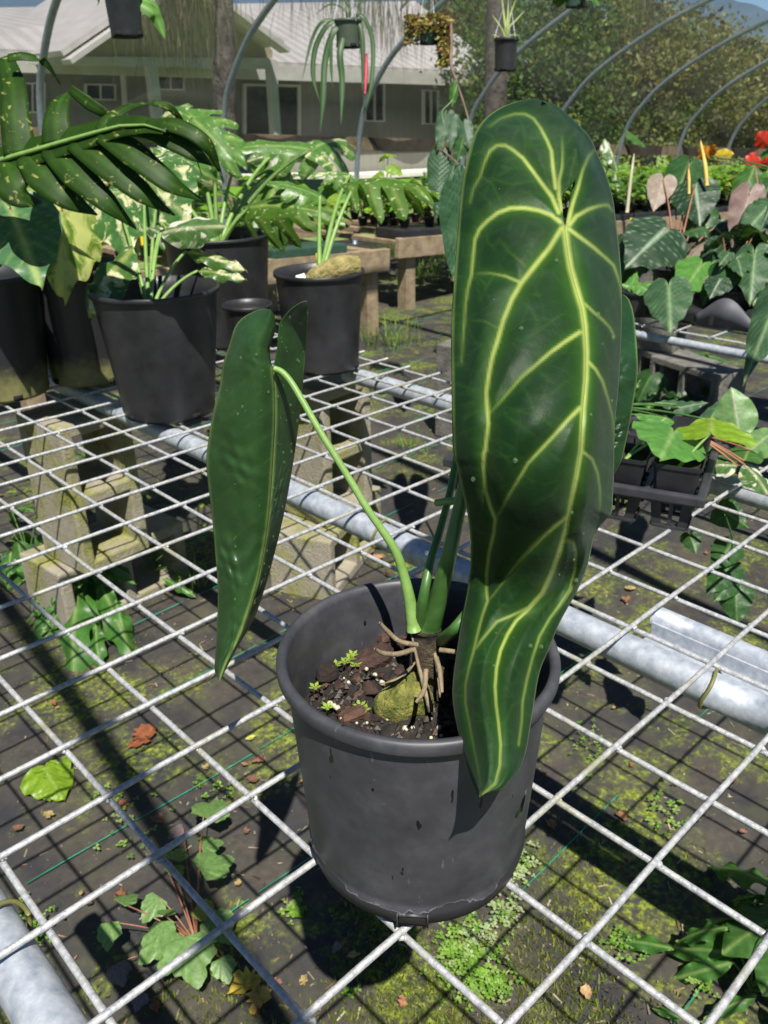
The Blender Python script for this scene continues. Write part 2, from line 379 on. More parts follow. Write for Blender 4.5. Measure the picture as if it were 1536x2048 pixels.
prof = [(0, .012), (RB*.8, .012), (RB*.9, .002), (RB-.006, 0), (RB-.001, .003), (RB+.0015, .012), (wall(.02)+.0015, .02), (wall(.021)-.0005, .022)] + [(wall(z), z) for z in np.linspace(.028, PH-.012, 12)]
b.lathe(prof, 96, PC, wob=.004)
obj('pot_body', b, M_pot, pot)
b = MB(); b.lathe([(wall(PH-.014), PH-.0125), (RT-.001, PH-.012), (RT, PH-.010), (RT, PH-.004), (RT-.001, PH-.001), (RT-.004, PH), (RT-.007, PH-.001), (RT-.0085, PH-.006), (wall(PH-.03)-.003, PH-.03)]+[(wall(z)-.003, z) for z in np.linspace(PH-.04, .05, 8)], 96, PC, wob=.004)
obj('pot_rim', b, M_pot, pot)
# drain hole frame
hole_dir = (at(812, 1858, .52)-PC); hole_dir.z = 0; hole_dir.normalize(); hx = hole_dir.cross(Vector((0, 0, 1)))
Pb = PC+hole_dir*(RB+.0002); hm = mat('hole shade inset', (.003, .003, .003), None, .9)  # black inset piece painted as the darkness inside the hole
b = MB(); q = [(-.011, .006), (.011, .006), (.010, .016), (-.010, .016)]
b.hexa([Pb+hx*a+Vector((0, 0, z))-hole_dir*.004 for a, z in q]+[Pb+hx*a+Vector((0, 0, z))+hole_dir*.0034 for a, z in q]); obj('drain_hole', b, hm, pot)
for a0, a1, z0, z1 in ((-.0125, -.0112, .005, .0175), (.0112, .0125, .005, .0175), (-.0112, .0112, .0162, .0175)):
    b = MB(); b.hexa([Pb+hx*a+hole_dir*d+Vector((0, 0, z)) for z in (z0, z1) for a, d in ((a0, -.003), (a1, -.003), (a1, .0042), (a0, .0042))]); obj('hole_lip', b, M_pot, pot)
# soil
SZ = 1.34*S; b = MB(); rr = wall(SZ)-.003; G = []
for r in np.linspace(0, rr, 46):
    G.append([(PC.x+r*math.cos(q), PC.y+r*math.sin(q), PC.z+SZ+.008*(1-(r/rr)**2)+.0035*math.sin(r*160+q*5)*math.sin(q*9+r*90)+random.uniform(-.0022, .0022)-.004*(r/rr)**6) for q in np.linspace(0, 2*math.pi, 110, endpoint=False)])
obj('soil', b.grid(G, closed=True, flip=True), M_soil, pot)
def soilpt(u, v, dz=0): return atz(u, v, PC.z+SZ+.005+dz)
def chip(mbs, L, W_, H):
    V = []; F = []; n = 8
    for k, (s_, z) in enumerate(((.75, -.5), (1, 0), (.7, .5))):
        for i in range(n):
            q = 2*math.pi*i/n; V.append((L/2*s_*math.cos(q)*random.uniform(.75, 1.15), W_/2*s_*math.sin(q)*random.uniform(.75, 1.15), H*z*random.uniform(.6, 1.2)))
    for k in (0, 1):
        for i in range(n): F.append((k*n+i, k*n+(i+1) % n, (k+1)*n+(i+1) % n, (k+1)*n+i))
    F += [tuple(range(n))[::-1], tuple(2*n+i for i in range(n))]
    mbs.add(V, F); return mbs
chips = []
for k in range(9):
    cb = chip(MB(), 1, .6, .3); cb.c = [((1, .9, .85), (.55, .5, .5), (.16, .15, .16))[k % 3]]*len(cb.v); me = cb.mesh('bark', False); me.materials.append(M_bark); chips.append(me)
def addchip(P, size, rz, tilt=.2):
    o = bpy.data.objects.new('bark_chip', random.choice(chips)); COL.objects.link(o); o.parent = pot; o.location = P-PC; o.scale = (size,)*3
    o.rotation_euler = (random.uniform(-tilt, tilt), random.uniform(-tilt, tilt), rz)
for u, v, s_, rz in ((655, 1345, .034, .3), (740, 1318, .05, -.5), (770, 1275, .036, 1.2), (705, 1430, .03, -.4), (740, 1378, .02, 1), (665, 1290, .03, .8), (630, 1330, .02, 2), (800, 1262, .03, 1)): addchip(soilpt(u, v, .004), s_, rz, .35)
for k in range(210):
    q = random.uniform(0, 6.28); r = rr*math.sqrt(random.random())*.95; addchip(PC+Vector((r*math.cos(q), r*math.sin(q), SZ+.007*(1-(r/rr)**2)+.002)), random.choice((.005, .006, .008, .011, .016)), random.uniform(0, 6), .6)
pm = mat('perlite', (.34, .32, .23), (.6, .57, .45), .7, 0, 300); b = MB()
def ball(mb, c, r, n=6, sq=1., col=None):
    G = [[(c[0]+r*math.sin(a)*math.cos(q), c[1]+r*math.sin(a)*math.sin(q), c[2]+r*sq*math.cos(a)) for q in np.linspace(0, 2*math.pi, n+2, endpoint=False)] for a in np.linspace(.05, math.pi-.05, n)]
    mb.grid(G, col, closed=True, flip=True)
spots = [(705, 1330), (733, 1338), (765, 1365), (756, 1358), (750, 1350), (660, 1408), (668, 1412), (675, 1416), (753, 1420), (776, 1424), (811, 1458), (825, 1456), (685, 1436), (878, 1456), (702, 1288)]
for k in range(120):
    if k < len(spots): c = soilpt(*spots[k], .004); r = random.uniform(.0018, .0032)
    else:
        q = random.uniform(0, 6.28); rad = rr*math.sqrt(random.random())*.95; c = PC+Vector((rad*math.cos(q), rad*math.sin(q), SZ+.007*(1-(rad/rr)**2)+.001)); r = random.uniform(.0006, .0018)
    ball(b, c, r, 5)
obj('perlite', b, pm, pot, kind='stuff')

# ------------------------------------------------------------------ main anthurium
STEM = soilpt(858, 1372); SD = depth(STEM+Vector((0, 0, .05)))/S; print('stem depth', SD)
plant = empty('anthurium', STEM, label='tall anthurium with long velvety dark green leaves and pale veins', cat='plant')
VEIN = [ # polylines in (u, v), width class
 ([(1129,455),(1134,496),(1141,538),(1155,588),(1164,619),(1169,654),(1172,707),(1171,760),(1166,813),(1161,900),(1159,910),(1152,953),(1141,1005),(1131,1058),(1118,1104),(1102,1146),(1085,1185),(1057,1216),(1032,1241),(1015,1269),(1001,1301),(993,1336),(990,1374),(992,1410),(997,1448),(1001,1490),(999,1533),(990,1568),(966,1588)], 1.0),
 ([(1122,458),(1099,496),(1071,531),(1043,567),(1025,598),(1008,640),(997,679),(986,714),(979,749),(974,785),(976,823),(978,848),(972,900),(969,905),(968,935),(972,981),(981,1012),(991,1037),(988,1065),(979,1104),(974,1146),(974,1181),(976,1202),(965,1234),(955,1273),(948,1304),(939,1336),(932,1371),(932,1406),(939,1441),(948,1490),(958,1540),(962,1568)], .62),
 ([(1120,445),(1102,431),(1078,422),(1050,417),(1022,417),(997,426),(976,442),(960,459),(951,479),(947,514),(944,549),(937,577),(932,609),(930,644),(927,679),(925,725)], .55),
 ([(1039,565),(1011,553),(980,547),(944,549)], .33),
 ([(1000,660),(970,643),(932,640)], .14),([(1050,532),(1020,505),(1000,480),(985,495)], .12),
 ([(1117,426),(1103,394),(1085,370),(1067,345),(1046,317),(1025,300),(1011,292),(994,292),(980,303),(969,328),(962,352),(948,377),(941,405)], .52),
 ([(1111,377),(1106,338),(1103,303),(1094,282),(1081,257),(1067,238),(1050,229),(1029,229),(1001,238),(980,254)], .45),
 ([(1118,400),(1118,363),(1124,335),(1125,303),(1124,275)], .4),
 ([(1124,420),(1117,392),(1111,377)], .6),
 ([(1048,313),(1052,290),(1048,262),(1040,240)], .12),([(962,352),(985,368),(1000,400),(1008,418)], .12),
 ([(1159,665),(1127,686),(1099,707),(1071,732),(1043,756),(1018,785),(997,809),(979,829)], .5),
 ([(1159,816),(1134,841),(1106,872),(1080,900),(1057,925),(1036,960),(1015,995),(1001,1023),(991,1037)], .5),
 ([(1136,1030),(1113,1048),(1085,1072),(1060,1097),(1039,1121),(1022,1143),(1004,1167),(986,1192),(976,1202)], .45),
 ([(1053,1216),(1025,1230),(994,1244),(976,1266),(962,1283),(953,1297)], .3),
 ([(1136,458),(1159,475),(1187,496),(1211,517),(1226,531),(1234,553),(1240,574),(1241,595)], .5),
 ([(1138,451),(1152,433),(1176,419),(1197,412),(1215,410),(1224,423)], .55),
 ([(1136,445),(1145,408),(1155,377),(1164,342),(1176,314),(1188,301)], .5),
 ([(1169,609),(1187,626),(1204,640),(1218,655),(1227,672)], .3),
 ([(1176,725),(1190,739),(1204,763),(1215,799),(1224,834),(1227,869),(1228,900)], .38),
 ([(1166,904),(1183,918),(1194,946),(1199,981),(1199,1012),(1192,1051),(1183,1083)], .32),
 ([(1136,1079),(1146,1083),(1151,1104),(1150,1139),(1141,1178),(1120,1209),(1099,1237),(1078,1273),(1064,1315),(1053,1357),(1044,1403),(1042,1445),(1036,1490)], .3),
 ([(1164,750),(1130,765),(1100,790),(1078,800)], .1),([(1150,960),(1120,970),(1100,990),(1070,1005)], .1),([(1160,865),(1120,880),(1095,905),(1070,920)], .1),
 ([(1163,612),(1130,625),(1080,660),(1050,680)], .1),
]
rv = random.Random(77)
for poly, w in list(VEIN[:1])+[v for v in VEIN[1:] if v[1] > .25]:       # fine side veins
    Q = arc(sm(poly, 60), 40); n_ = int(len(poly)*.9)
    for k in range(n_):
        i = rv.randrange(4, 35); a = math.atan2(*(Q[i+1]-Q[i-1])[::-1])+rv.choice((-1, 1))*rv.uniform(.7, 1.25); p0 = Q[i]; pts = [tuple(p0)]; L = rv.uniform(14, 34)
        for j in range(rv.randrange(2, 5)): a += rv.uniform(-.55, .55); p0 = p0+np.array([math.cos(a), math.sin(a)])*L; pts.append(tuple(p0))
        VEIN.append((pts, rv.choice((.05, .08, .11))))
def seg_dist(U, V, poly):
    best = np.full(U.shape, 1e9); along = np.zeros(U.shape); n = len(poly)
    for k in range(n-1):
        (a, b_), (c, d_) = poly[k], poly[k+1]; dx, dy = c-a, d_-b_; L2 = dx*dx+dy*dy+1e-9
        t = np.clip(((U-a)*dx+(V-b_)*dy)/L2, 0, 1); d = np.hypot(U-a-t*dx, V-b_-t*dy); m = d < best; along[m] = ((k+t)/(n-1))[m]; best = np.minimum(best, d)
    return best, along
def traced_half(outer1, inner1, outer2, inner2, n1, n2, ns):
    O = np.vstack([arc(sm(outer1, 80), n1), arc(sm(outer2, 200), n2)[1:]]); I = np.vstack([arc(sm(inner1, 80), n1), arc(sm(inner2, 200), n2)[1:]])
    s_ = np.linspace(0, 1, ns)[None, :, None]; return I[:, None, :]*(1-s_)+O[:, None, :]*s_, s_[0, :, 0]
mid = VEIN[0][0][:-1]+[(958,1594)]
LO1 = [(1085,202),(1057,200),(1011,212),(976,233),(953,261),(941,296),(928,349),(921,405),(914,496)]
LI1 = [(1085,202),(1113,219),(1138,250),(1152,285),(1159,321),(1155,352),(1141,372),(1126,388),(1124,408),(1129,455)]
LO2 = [(914,496),(907,584),(903,672),(904,777),(907,900),(916,935),(925,981),(935,1023),(941,1069),(942,1125),(935,1181),(925,1234),(914,1304),(907,1357),(906,1399),(913,1445),(925,1498),(937,1543),(950,1578),(958,1594)]
RO1 = [(1085,202),(1113,213),(1141,236),(1176,271),(1192,303),(1211,349),(1225,398),(1231,444),(1238,496)]
RI1 = [(1085,202),(1110,240),(1132,290),(1148,335),(1145,373),(1138,408),(1130,455)]
RO2 = [(1238,496),(1243,584),(1241,690),(1236,777),(1229,848),(1227,935),(1225,988),(1222,1026),(1211,1039),(1190,1065),(1180,1104),(1173,1135),(1155,1178),(1138,1209),(1117,1248),(1099,1294),(1078,1346),(1064,1427),(1052,1497),(1039,1536),(1018,1564),(1000,1580),(969,1586),(958,1594)]
dmv = np.array([200,330,455,650,800,880,1000,1100,1190,1300,1450,1540,1600]); dmd = np.array([6.2,5.98,5.72,5.28,4.98,4.92,5.1,5.5,5.84,5.72,5.3,5.1,4.98])
dsm = sm(list(zip(dmv, dmd)), 200)
NCOL = np.array
def leafcol(U, V, pale=1.):
    base = np.stack([.007+0*U, .033+0*U, .007+0*U], -1); halo = np.zeros(U.shape); core = np.zeros(U.shape)
    for poly, w in VEIN:
        d, al = seg_dist(U, V, poly); ww = w*(1-.55*al) if w > .3 else w
        ww = ww*(1-.35*al)*np.where((al > .6) & (w > .55), 1-.9*(al-.6), 1); hw = 1.9+6.0*ww; core = np.maximum(core, np.clip(1.3-d/hw, 0, 1)*np.clip((ww-.1)*3.2, .0, 1))
        halo = np.maximum(halo, np.exp(-(d/np.where(w < .2, 3.2, 5+16*ww))**1.15)*np.minimum(1, .12+ww*1.7))
    base = base*(1-halo[..., None]*.85)+halo[..., None]*.85*np.array([.055, .15, .012])  # lighter green leaf pigment beside the veins
    return base*(1-core[..., None])+core[..., None]*np.array([.34, .41, .10])
def build_big(half, s_, side, d_curl):
    U, V = half[..., 0], half[..., 1]; D = np.interp(V, dsm[:, 0], dsm[:, 1]); sN = np.broadcast_to(s_[None, :], U.shape)
    if side < 0:   # left of the midrib: gently rolled back
        D = D+.34*sN**2.2-.10*np.sin(np.pi*sN)*np.exp(-((V-800)/420)**2)-.08*sN*np.exp(-((V-1290)/110)**2)
        D = D+.30*np.exp(-((V-205)/55)**2)
    else:          # right of the midrib: margin rolls away
        D = D+np.interp(V, [200, 450, 900, 1100, 1300, 1450, 1594], [.75, .95, .8, .35, .25, .35, .05])*sN**2
        D = D+.18*np.exp(-((V-1160)/60)**2)*np.sin(np.pi*np.clip(sN*1.2, 0, 1))-.16*np.exp(-((V-1275)/60)**2)*sN
        D = D+.35*np.clip((440-V)/200, 0, 1)
    D = D+.018*np.sin(V*.021+sN*5)*sN+.012*np.sin(V*.05+2)*sN**2+.006*np.sin(U*.11)*np.sin(V*.07)*sN
    rel = np.zeros(U.shape)
    for poly, w in VEIN:
        d, al = seg_dist(U, V, poly); rel = np.maximum(rel, np.exp(-(d/(5+6*w))**2)*(w if w > .2 else w*.5))
    dmn = np.minimum.reduce([seg_dist(U, V, poly)[0] for poly, w in VEIN if w > .25]); D = D-.05*(1-np.exp(-(dmn/26)**2))*np.clip((1-sN)*6, 0, 1)
    D = (D+.02*rel)*S
    P = np.array(CAM)+(np.array(CF)+np.array(CR)*((U-768)/FPX)[..., None]+np.array(CD)*((V-1024)/FPX)[..., None])*D[..., None]
    col = leafcol(U, V); e = np.clip((sN-.975)/.025, 0, 1)[..., None]; col = col*(1-e)+e*np.array([.2, .3, .05])
    return P, col
def velvet():
    m, t, b = newmat('velvet leaf'); P = oc(t)
    c = nd(t, 'ShaderNodeAttribute', attribute_name='Col').outputs[0]
    v = ramp(t, noise(t, 22, 5, .6, P).outputs[0], [(.3, .72), (.7, 1.12)]).outputs[0]; c = mix(t, 1, c, v, 'MULTIPLY')
    vor = nd(t, 'ShaderNodeTexVoronoi', {'Vector': mix(t, .06, P, noise(t, 18, 2, .5, P).outputs[1]), 'Scale': 36.}, feature='DISTANCE_TO_EDGE')
    net = ramp(t, vor.outputs[0], [(.0, 1.), (.05, 0.)]).outputs[0]
    c = mix(t, mix(t, 1, net, (.045, .045, .045), 'MULTIPLY'), c, (.1, .2, .03))
    film = ramp(t, noise(t, 13, 6, .65, P).outputs[0], [(.5, 0.), (.7, .35)]).outputs[0]
    c = mix(t, mix(t, 1, film, (.3, .3, .3), 'MULTIPLY'), c, (.16, .2, .17))
    t.links.new(c, b.inputs['Base Color'])
    t.links.new(ramp(t, noise(t, 16, 5, .6, P).outputs[0], [(.35, .45), (.65, .62)]).outputs[0], b.inputs['Roughness'])
    b.inputs['Specular IOR Level'].default_value = .22; b.inputs['Sheen Weight'].default_value = .06; b.inputs['Sheen Roughness'].default_value = .4; b.inputs['Sheen Tint'].default_value = (.8, .95, .9, 1)
    bump(t, b, noise(t, 260, 3, .6, P).outputs[0], .12, .003)
    tr = nd(t, 'ShaderNodeBsdfTranslucent', {'Color': mix(t, 1, c, (1.5, 1.5, .5), 'MULTIPLY')})
    ms = nd(t, 'ShaderNodeMixShader', {0: .22, 1: b.outputs[0], 2: tr.outputs[0]}); t.links.new(ms.outputs[0], t.nodes['Material Output'].inputs[0]); return m
M_velvet = velvet()
hL, sl = traced_half(LO1, LI1, LO2, mid, 90, 300, 64); hR, sr = traced_half(RO1, RI1, RO2, mid, 90, 300, 48)
b = MB(); PL, cL = build_big(hL, sl, -1, 0); b.grid(PL, cL, flip=True); PRr, cR = build_big(hR, sr, 1, 0); b.grid(PRr, cR)
big = obj('leaf', b, M_velvet, plant, solid=.0009); big['label'] = 'largest leaf with bright pale veins on dark green'
# water drops on the big leaf
M_drop, t_, b_ = newmat('water drop'); b_.inputs['Alpha'].default_value = .2; b_.inputs['Roughness'].default_value = .04; b_.inputs['Base Color'].default_value = (.2, .32, .15, 1); b_.inputs['Specular IOR Level'].default_value = 1
def nearest_row(P, n): return P
drops = MB(); rg = random.Random(3)
for k in range(24):
    i = rg.randrange(60, PL.shape[0]-40); Pg = PL if rg.random() < .45 else PRr; j = rg.randrange(3, Pg.shape[1]-3); p0 = Vector(Pg[i, j]); ball(drops, p0-CF*.0012, rg.choice((.0006, .0008, .0012, .0018)), 5)
obj('water_drops', drops, M_drop, big, kind='stuff')

# left leaf: underside towards us
def under(name, LO, LI, LO2_, RO_, RI_, RO2_, mid_, dfun, vein_n, label, col0, edge, curl):
    hl, s1 = traced_half(LO, LI, LO2_, mid_, 50, 170, 36); hr, s2 = traced_half(RO_, RI_, RO2_, mid_, 50, 170, 36); b = MB(); out = []
    for h, s_, sd in ((hl, s1, -1), (hr, s2, 1)):
        U, V = h[..., 0], h[..., 1]; sN = np.broadcast_to(s_[None, :], U.shape)
        D = dfun(U, V, sN, sd); dm, al = seg_dist(U, V, mid_)
        q = np.broadcast_to(np.linspace(0, 1, U.shape[0])[:, None], U.shape)
        lat = np.abs(((q*vein_n-sN*2.2) % 1)-.5)*2; latv = np.clip((lat-.93)/.07, 0, 1)*(sN > .03)
        D = D-.012*np.exp(-(dm/6)**2)+.03*np.sin(q*83+sN*9+3*np.sin(q*21+sN*5))*np.sin(q*37-sN*11+1)*np.sin(q*13+sd)**2*sN*(1-sN)*4*np.clip((q-.3)*2.5, .1, 1)+.014*np.sin(q*31+sd+sN*2)*sN**2
        P = np.array(CAM)+(np.array(CF)+np.array(CR)*((U-768)/FPX)[..., None]+np.array(CD)*((V-1024)/FPX)[..., None])*(D*S)[..., None]
        c = np.ones(U.shape+(3,))*np.array(col0); k = np.clip(1.2-dm/5.5, 0, 1)[..., None]; c = c*(1-k)+k*np.array((.2, .3, .08)); k = latv[..., None]*.28; c = c*(1-k)+k*np.array((.1, .2, .05))
        e = np.clip((sN-.965)/.035, 0, 1)[..., None]; c = c*(1-e)+e*np.array(edge); b.grid(P, c, flip=(sd < 0)); out.append(P)
    o = obj(name, b, M_under, plant, solid=.0008); o['label'] = label; return o, out
M_under = leafmat('leaf underside', .38, .3, (1.5, 1.6, .5), None, 40, .55, .2, .3)
lm = [(545,736),(549,780),(550,836),(547,900),(542,980),(534,1060),(520,1140),(504,1200),(480,1272),(456,1320),(439,1362)]
def dleft(U, V, sN, sd):
    d = np.interp(V, [600, 740, 900, 1100, 1250, 1362], [6.25, 6.45, 6.75, 7.12, 7.32, 7.4])
    if sd < 0: return d-.14*np.sin(np.pi*np.clip(sN, 0, 1)**.8)*np.exp(-((V-850)/330)**2)+.18*sN**2
    return d+.30*sN**1.3
lleaf, lP = under('leaf', [(540,620),(526,618),(512,622),(486,636),(470,656),(460,688),(446,728)], [(540,620),(548,632),(550,656),(544,680),(538,700),(541,722),(545,736)],
 [(446,728),(440,772),(428,820),(418,876),(413,920),(416,960),(422,1012),(427,1060),(431,1108),(436,1172),(435,1240),(432,1300),(430,1340),(439,1362)],
 [(614,602),(616,612),(614,660),(610,712),(608,738)], [(614,602),(600,606),(580,620),(562,642),(556,668),(554,700),(546,736)],
 [(608,738),(606,760),(600,820),(592,884),(582,948),(572,1004),(560,1060),(546,1116),(534,1160),(516,1216),(504,1244),(480,1285),(456,1329),(439,1362)], lm, dleft, 16,
 'drooping leaf on the long arching petiole, its underside wet with drops', (.03, .085, .022), (.28, .38, .12), 0)
drops = MB()
for k in range(120):
    Pg = lP[rg.random() < .72]; i = rg.randrange(8, int(Pg.shape[0]*.8)); j = rg.randrange(2, Pg.shape[1]-2); p0 = Vector(Pg[i, j]); r = rg.choice((.0005, .0006, .0008, .0013)); ball(drops, p0-CF*r*.3, r, 5, 1.35)
obj('water_drops', drops, M_drop, lleaf, kind='stuff')
# leaf mostly hidden behind the big one
M_dark = leafmat('dark leaf', .5, .22, (1.3, 1.4, .5), None, 40, .4, .3, .35)
def dback(U, V, sN, sd): return np.interp(V, [520, 760, 1000], [6.6, 6.5, 6.75])+.12*sN**2
rm = [(1180,610),(1185,700),(1188,800),(1196,900),(1204,980)]
bk, _ = under('leaf', [(1150,560),(1140,590),(1130,620)], [(1150,560),(1165,575),(1180,610)], [(1130,620),(1120,720),(1140,850),(1180,940),(1204,980)],
 [(1238,586),(1250,592),(1258,600)], [(1238,586),(1210,596),(1180,610)], [(1258,600),(1266,625),(1272,680),(1275,735),(1272,770),(1262,830),(1250,890),(1238,930),(1204,980)], rm, dback, 20,
 'dark leaf half hidden behind the largest leaf', (.016, .06, .018), (.26, .36, .1), 0)
# petioles
def petiole(pts, rad, m=M_stem, par=plant, name='petiole', seg=10):
    b = MB(); b.tube(sm(pts, 40), rad, seg); return obj(name, b, m, par)
pl = [(548,737),(564,744),(582,764),(604,800),(636,856),(668,908),(700,960),(736,1020),(764,1060),(792,1104),(808,1152),(820,1204),(828,1262)]
dd = np.interp(range(len(pl)), [0, 12], [6.40, SD-.08])-.12*np.sin(np.linspace(0, np.pi, len(pl)))
petiole([at(u, v, d*S) for (u, v), d in zip(pl, dd)], [.0024, .0026, .0027, .0029, .0032, .0040, .0058])
petiole([at(u, v, d*S) for u, v, d in ((858,1262,SD),(878,1190,(SD+6.2)/2),(898,1110,6.2),(918,1020,6.12),(940,930,6.05),(985,780,5.98),(1050,620,5.93),(1105,510,5.88),(1129,462,5.80))], [.009, .0066, .0052, .0046, .0042, .004, .0036], M_petd)
petiole([at(u, v, d*S) for u, v, d in ((838,1262,SD),(848,1190,6.45),(862,1120,6.5),(880,1060,6.55),(900,985,6.6),(925,880,6.65),(1000,740,6.7),(1110,640,6.68),(1180,612,6.62))], [.005, .0036, .003, .003, .003, .003], M_petd)
petiole([at(u, v, d*S) for u, v, d in ((880,1285,SD),(905,1262,6.25),(930,1230,6.2),(960,1190,6.15))], [.006, .004, .003], M_petd)
petiole([at(u, v, d*S) for u, v, d in ((872,1006,6.5),(890,1003,6.45),(912,1000,6.4),(918,985,6.4))], [.0028, .003, .0026], M_stem, name='node')
# fibrous stem, mossy corm, roots
M_fib = mat('fibrous stem', (.03, .02, .012), (.13, .10, .055), .9, 0, 90, .3, .7, 1, 220)
b = MB(); b.tube([STEM+Vector((-.002*q, 0, -.008+.066*q)) for q in np.linspace(0, 1, 9)], [.019, .0175, .0165, .0155, .015, .011], 20); obj('stem', b, M_fib, plant)
M_moss = mat('mossy corm', (.05, .075, .006), (.32, .3, .07), .9, 0, 70, .35, .7, 1.5, 150, dist=.006)
b = MB(); cpt = soilpt(812, 1398, .008); G = [[cpt+Vector((.027*math.sin(a)*math.cos(q)*(1+.15*math.sin(3*q)), .020*math.sin(a)*math.sin(q)*(1+.12*math.sin(5*q+a)), .019*math.cos(a)*(1+.1*math.sin(4*q)))) for q in np.linspace(0, 2*math.pi, 26, endpoint=False)] for a in np.linspace(.05, 3.1, 14)]
b.grid(G, closed=True, flip=True); obj('corm', b, M_moss, plant)
for pts in ([(835,1290,6.3),(800,1283,6.25),(775,1262,6.2),(760,1245,6.15)], [(825,1300,6.2),(795,1308,6.1),(765,1306,6.05),(750,1297,6.0)], [(880,1300,6.2),(905,1303,6.15),(925,1306,6.1)], [(852,1340,6.05),(848,1380,5.95),(832,1405,5.92)], [(872,1315,6.12),(880,1345,6.05),(884,1385,5.98)]):
    petiole([at(u, v, d*S) for u, v, d in pts], [.0021, .002, .0019, .0012], M_root, name='root', seg=7)

for pts, w in (([(822,1262,-.05),(830,1300,-.1),(842,1350,-.2),(864,1425,-.3)], (2, 3, 4, 7)), ([(835,1320,-.1),(812,1345,-.2),(785,1362,-.3),(762,1368,-.3)], (2, 5, 6, 1)), ([(868,1300,-.1),(876,1340,-.15),(880,1395,-.2)], (4, 4, 2))):
    b = MB(); C_ = sm([at(u, v, (SD+d)*S) for u, v, d in pts], 16); ww = np.interp(np.linspace(0, 1, 16), np.linspace(0, 1, len(w)), w)*SD*S/FPX
    b.grid([[Vector(C_[i])+CR*ww[i]*q+CF*.0015*abs(q) for q in (-1, -.3, .4, 1)] for i in range(16)]); obj('dry_sheath', b, M_root, plant, solid=.0005)
b = MB(); rc_ = random.Random(12)
for k in range(700):
    q = rc_.uniform(0, 6.28); r = rr*math.sqrt(rc_.random())*.97; c = PC+Vector((r*math.cos(q), r*math.sin(q), SZ+.007*(1-(r/rr)**2)+rc_.uniform(-.001, .0025))); s_ = rc_.uniform(.0012, .0042); n0 = len(b.v)
    b.add([c+Vector((x*s_*rc_.uniform(.6, 1.3), y*s_*rc_.uniform(.6, 1.3), z*s_*rc_.uniform(.5, 1.1))) for x, y, z in ((1, 0, 0), (-1, 0, 0), (0, 1, 0), (0, -1, 0), (0, 0, 1), (0, 0, -1))], [(0, 2, 4), (2, 1, 4), (1, 3, 4), (3, 0, 4), (2, 0, 5), (1, 2, 5), (3, 1, 5), (0, 3, 5)], rc_.choice([(.2, .17, .16), (.1, .09, .09), (.5, .4, .35), (.9, .75, .6), (.3, .32, .1)]))
obj('soil_crumbs', b, mat('soil crumbs', (.03, .025, .02), (.1, .08, .06), .6, 0, 200, vcol=True), pot, smooth=False, kind='stuff')
b = MB()
for u, v in ((690, 1325), (700, 1318), (712, 1330), (672, 1330), (655, 1415), (720, 1412), (728, 1420), (630, 1375), (705, 1310)):
    p0 = soilpt(u, v, .006)
    for k in range(5):
        a = k*1.26+u; o_ = Vector((math.cos(a), math.sin(a), .35)); x = Vector((-o_.y, o_.x, 0)); s_ = .0034; b.add([p0, p0+o_*s_-x*s_*.5, p0+o_*s_*1.8, p0+o_*s_+x*s_*.5], [(0, 1, 2, 3)], (.3, .42, .06))
obj('sprouts', b, M_under, pot, smooth=False, kind='stuff')
# ------------------------------------------------------------------ shade tunnel
M_hoop = mat('hoop pipe', (.36, .41, .46), (.52, .57, .62), .4, .4, 30)
HP = [(5.78, .0), (5.74, .5), (5.69, .9), (5.6, 1.2), (5.45, 1.4), (5.25, 1.6), (5.0, 1.77), (4.65, 1.96), (4.25, 2.14), (3.6, 2.36), (2.8, 2.56), (1.9, 2.66), (1.0, 2.64), (.2, 2.5), (-.6, 2.25), (-1.4, 1.8), (-1.9, 1.2), (-2.1, .5), (-2.15, 0)]
hp = sm([(0, y, z) for y, z in HP], 90)
HX = [5.61+1.5*k for k in range(-4, 12)]
for k, x in enumerate(HX):
    b = MB(); dz = -.051*(x-5.6); fall = np.clip((hp[:, 1]+1)/4, 0, 1)*dz
    b.tube([(x, p_[1], max(-.4, p_[2]+(fall[i] if p_[2] > .3 else 0))) for i, p_ in enumerate(hp)], .0245, 12); obj('tunnel_hoop', b, M_hoop, label='bent galvanised hoop of the shade tunnel', cat='hoop', group='hoops of the shade tunnel')
def onhoop(y): return float(np.interp(-y, -hp[:60, 1], hp[:60, 2]))
for y in (1.7,):
    b = MB(); b.tube([(q, y, onhoop(y)-.04-.051*(q-5.6)*.6) for q in np.linspace(-2, 22, 12)], .014, 10); obj('ridge_purlin', b, M_hoop, label='straight purlin pipe under the hoops that hanging pots hang from', cat='pipe')
b = MB()
for q0 in np.linspace(-3, 21, 8):
    A = Vector((q0, 5.70, .91-.051*(q0-5.6))); B = Vector((q0+24/7-.01, 5.70, .91-.051*(q0+24/7-5.6)))
    w = MB(); w.beam(A, B, .038, .115); obj('hip_board', w, M_wood, smooth=False, bevel=.004, label='weathered horizontal board along the tunnel side', cat='board', group='boards along the tunnel side')
